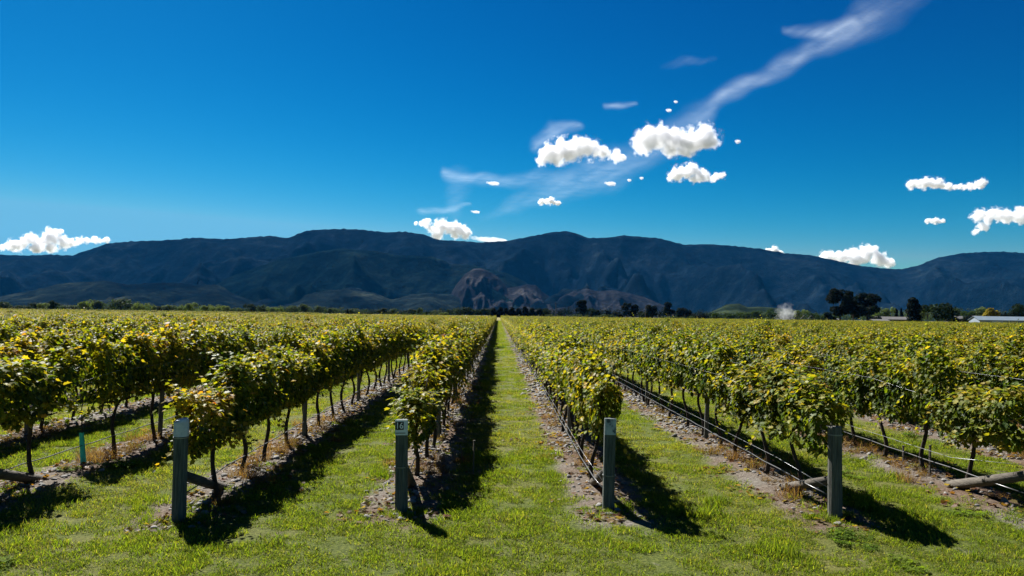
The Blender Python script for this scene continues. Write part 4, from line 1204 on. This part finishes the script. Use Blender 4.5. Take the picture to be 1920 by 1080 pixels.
# ------------------------------------------------------------------ clouds
CL = [
 ("big twin-lobed white cloud, highest of the bright puffs", 9000, [(1215,262,25),(1240,256,22),(1268,264,23),(1290,270,23),(1315,256,23),(1330,260,18),(1203,260,14),(1255,280,14),(1287,284,13),(1341,268,8)]),
 ("long rounded white cloud just lower than the twin-lobed one", 9000, [(1030,287,20),(1055,283,23),(1080,279,21),(1105,278,19),(1130,286,14),(1153,292,11),(1167,296,7),(1017,298,11),(1045,300,11)]),
 ("flat-bottomed white cloud under the twin-lobed cloud", 9500, [(1270,326,14),(1295,320,14),(1313,327,12),(1257,333,6),(1338,333,8),(1354,329,7),(1300,336,8)]),
 ("long thin white cloud high over the shed side of the valley", 10000, [(1710,345,9),(1735,343,11),(1757,343,10),(1780,350,7),(1800,350,6),(1820,349,7),(1840,344,9)]),
 ("white cloud with a hanging tail below and past the thin cloud", 11000, [(1836,405,13),(1860,402,13),(1890,405,13),(1915,405,15),(1945,402,18),(1842,424,9),(1829,434,6)]),
 ("small flat cloud between the thin cloud and the hanging-tail cloud", 11000, [(1740,414,5),(1755,414,6),(1768,414,4)]),
 ("big white cloud rising from the dip in the mountains", 15000, [(1550,482,13),(1575,482,12),(1600,480,14),(1624,474,15),(1635,468,9),(1650,486,13),(1668,494,9),(1600,494,12)]),
 ("small white cloud peeping over the sloping ridge near the dip", 15000, [(1440,471,6),(1452,467,6),(1462,473,5)]),
 ("white heaped cloud sitting on the middle of the ridge", 14000, [(800,419,9),(830,424,14),(855,430,15),(872,437,11),(820,440,12),(780,418,4)]),
 ("low ragged cloud peeking over the ridge beside the heaped one", 15000, [(895,455,5),(915,452,5),(940,448,5),(950,447,4)]),
 ("large ragged white cloud resting over the lowest stretch of ridge", 14000, [(30,460,12),(60,449,12),(95,443,14),(110,435,8),(70,462,12),(120,456,11),(150,451,8),(178,450,7),(198,450,6),(5,463,6),(95,465,10)]),
 ("small bright puff hanging above the middle ridge", 11000, [(1015,378,6),(1032,376,7),(1046,381,5)]),
 ("tiny flat white cloud left among the thin wisps".replace("left ", ""), 10500, [(918,344,3.5),(932,344,3.5)]),
 ("tiny puff below the long rounded cloud", 10000, [(1140,346,4),(1150,343,4)]),
 ("tiny cloud fleck above the twin-lobed cloud", 9000, [(1253,208,3),(1256,206,2)]),
 ("tiniest cloud fleck, topmost in the sky", 9000, [(1267,191,2.4)]),
 ("little cloud fleck beyond the twin-lobed cloud's outer end", 9000, [(1383,267,3.6),(1385,264,2.5)]),
 ("first of two little flecks beneath the twin-lobed cloud", 10000, [(1180,338,2.6)]),
 ("second of two little flecks beneath the twin-lobed cloud", 10000, [(1203,334,2.6)]),
 ("sliver of cloud above the heaped ridge cloud", 12000, [(888,398,2.6),(896,397,2.6)]),
]
for i, (lab, dy, lm) in enumerate(CL):
    pr = max(l[2] for l in lm) / F * dy
    if max(l[2] for l in lm) <= 5.0:
        xa, xb = min(l[0] - l[2] for l in lm), max(l[0] + l[2] for l in lm)
        cyy = sum(l[1] for l in lm) / len(lm)
        o = soft_puff("cloud", (xa + xb) / 2, cyy, dy, (xb - xa) * .62 + 1.5, max(l[2] for l in lm) * 1.2, 5.0, (.82, .82, .83), 0.12)
        tag(o, lab, "cloud", "white fair-weather clouds"); continue
    full = []
    srt = sorted(lm)
    for a, b in zip(srt, srt[1:] + [None]):           # fill the gaps so the puffs run together
        full.append((a[0], a[1], a[2] * 1.12))
        if b and abs(b[0] - a[0]) > (a[2] + b[2]) * .5: full.append(((a[0] + b[0]) / 2, (a[1] + b[1]) / 2 + 1, (a[2] + b[2]) * .46))
    big = [(a, b, c * 1.75) for a, b, c in full]
    c0 = at(big[0][0], big[0][1], dy)
    o = lump_object("cloud", big, dy, lump_mat("cloud_vapour", full, c0, dy, 9.0, (.955, .955, .96)), max(pr * .14, 3.0), 50 + i, extra=0)
    tag(o, lab, "cloud", "white fair-weather clouds")

# high thin cirrus: a sheet of ice cloud at 7 km
def seg_d(px, py, a, b):
    ax, ay, bx, by = a[0], a[1], b[0], b[1]
    L2 = (bx-ax)**2 + (by-ay)**2
    t = max(0, min(1, ((px-ax)*(bx-ax) + (py-ay)*(by-ay)) / L2))
    d = math.hypot(px - ax - t*(bx-ax), py - ay - t*(by-ay))
    return d, a[2] + t*(b[2]-a[2]), a[3] + t*(b[3]-a[3])
STREAKS = [
 ("long thin cirrus streak slanting up across the sky", [(1700,-30,60,0.066),(1650,15,50,0.088),(1595,62,28,0.165),(1540,85,22,0.165),(1490,112,20,0.198),(1440,140,16,0.187),(1385,165,16,0.242),(1340,190,18,0.165),(1290,232,32,0.143),(1210,290,34,0.121),(1130,325,40,0.143),(1050,352,34,0.121),(960,385,16,0.083),(900,410,10,0.028)]),
 ("bright cirrus wedge beside the top of the long streak", [(1470,64,9,0.121),(1530,66,16,0.220),(1602,52,18,0.198)]),
 ("feathery cirrus wisp over the tiny flat cloud", [(832,330,9,0.187),(880,342,12,0.187),(960,345,14,0.121),(1060,335,22,0.077)]),
 ("faint cirrus veil hanging over the heaped ridge cloud", [(862,346,34,.07),(858,372,34,.06),(856,395,24,.07)]),
 ("low cirrus dash just above the heaped ridge cloud", [(790,402,7,0.187),(840,399,6,0.165),(885,394,4,0.110)]),
 ("pale cirrus cap behind the long rounded cloud", [(998,282,14,0.165),(1040,262,18,0.253),(1082,250,8,0.165)]),
 ("short cirrus dash up above the long rounded cloud", [(1135,218,6,0.231),(1160,215,7,0.231),(1190,217,4,0.083)]),
 ("faint cirrus wisp near the sky's top beside the long streak", [(1230,150,12,.02),(1285,144,11,.05),(1335,136,9,.03)]),
]
def cirrus_mat():
    m, t = new_mat("cirrus_ice")
    a = N(t, "Attribute", attribute_name="tint")
    sp = N(t, "SeparateColor"); L(t, a.outputs["Color"], sp.inputs[0])
    tc = N(t, "TexCoord")
    n = N(t, "TexNoise", Scale=0.0011, Detail=7, Roughness=0.6); L(t, tc.outputs["Object"], n.inputs["Vector"])
    mr = N(t, "MapRange"); mr.inputs["From Min"].default_value = .25; mr.inputs["From Max"].default_value = .65; mr.inputs["To Min"].default_value = .45; mr.inputs["To Max"].default_value = 1.15
    L(t, n.outputs[0], mr.inputs["Value"])
    f = math_(t, 'MULTIPLY', sp.outputs[0], mr.outputs[0])
    d1 = N(t, "BsdfTranslucent"); d1.inputs[0].default_value = (.72, .82, .90, 1)
    d2 = N(t, "BsdfDiffuse"); d2.inputs[0].default_value = (.72, .82, .90, 1)
    mx = N(t, "MixShader", Fac=.3); L(t, d1.outputs[0], mx.inputs[1]); L(t, d2.outputs[0], mx.inputs[2])
    tr = N(t, "BsdfTransparent"); m2 = N(t, "MixShader"); L(t, f, m2.inputs[0]); L(t, tr.outputs[0], m2.inputs[1]); L(t, mx.outputs[0], m2.inputs[2])
    o = N(t, "OutputMaterial"); L(t, m2.outputs[0], o.inputs[0])
    return m
M_CIRRUS = cirrus_mat()
for si, (lab, st) in enumerate(STREAKS):
    x0_, x1_ = min(p[0] - p[2] * 2.2 for p in st), max(p[0] + p[2] * 2.2 for p in st)
    y0_, y1_ = min(p[1] - p[2] * 2.2 for p in st), max(p[1] + p[2] * 2.2 for p in st)
    step = 4 if si == 0 else 3
    xs = np.arange(x0_, x1_ + step, step); ys = np.arange(y0_, y1_ + step, step)
    vs, cs, fs, keep = [], [], [], []
    for y in ys:
        for x in xs:
            dx = 14 * noise.noise(Vector((x / 60, y / 60, si))); dy = 10 * noise.noise(Vector((x / 45, y / 45, si + 9)))
            den = 0
            for a, b in zip(st[:-1], st[1:]):
                d, wv, iv = seg_d(x + dx, y + dy, a, b)
                den = max(den, iv * math.exp(-(d / wv) ** 2 * 1.6))
            ua, va = (x * .86 - y * .51) / 110, (x * .51 + y * .86) / 11
            den *= 0.85 + 0.30 * noise.noise(Vector((ua, va, si))) + 0.26 * noise.noise(Vector((ua * 2.6, va * 2.4, si + 4)))
            den = max(0, den - 0.012)
            d = CAM_ROT @ Vector(((x - W0 / 2) / F, -(y - H0 / 2) / F, -1.0)); t = (7000 - EYE) / d.z
            vs.append((d.x * t, d.y * t, 7000 + si * 60.0)); cs.append((den, den, den)); keep.append(den > 0.001)
    nx2 = len(xs)
    for j in range(len(ys) - 1):
        for i in range(nx2 - 1):
            q = (j*nx2+i, j*nx2+i+1, (j+1)*nx2+i+1, (j+1)*nx2+i)
            if any(keep[k] for k in q): fs.append(q)
    mb = MB(); mb.add(vs, fs, cs)
    o = mb.build("cirrus_cloud", M_CIRRUS, smooth=True)
    tag(o, lab, "cloud", "thin high cirrus")

# ------------------------------------------------------------------ haze
mb = MB(); mb.box((-9500, -60, -6), (9500, 8900, 1150))
hz = mb.build("haze", vol_mat("haze_air", (.03, .36, 1.0), 0.95e-5, 0.0))
tag(hz, "pale blue haze filling the valley air", "haze", kind='stuff')
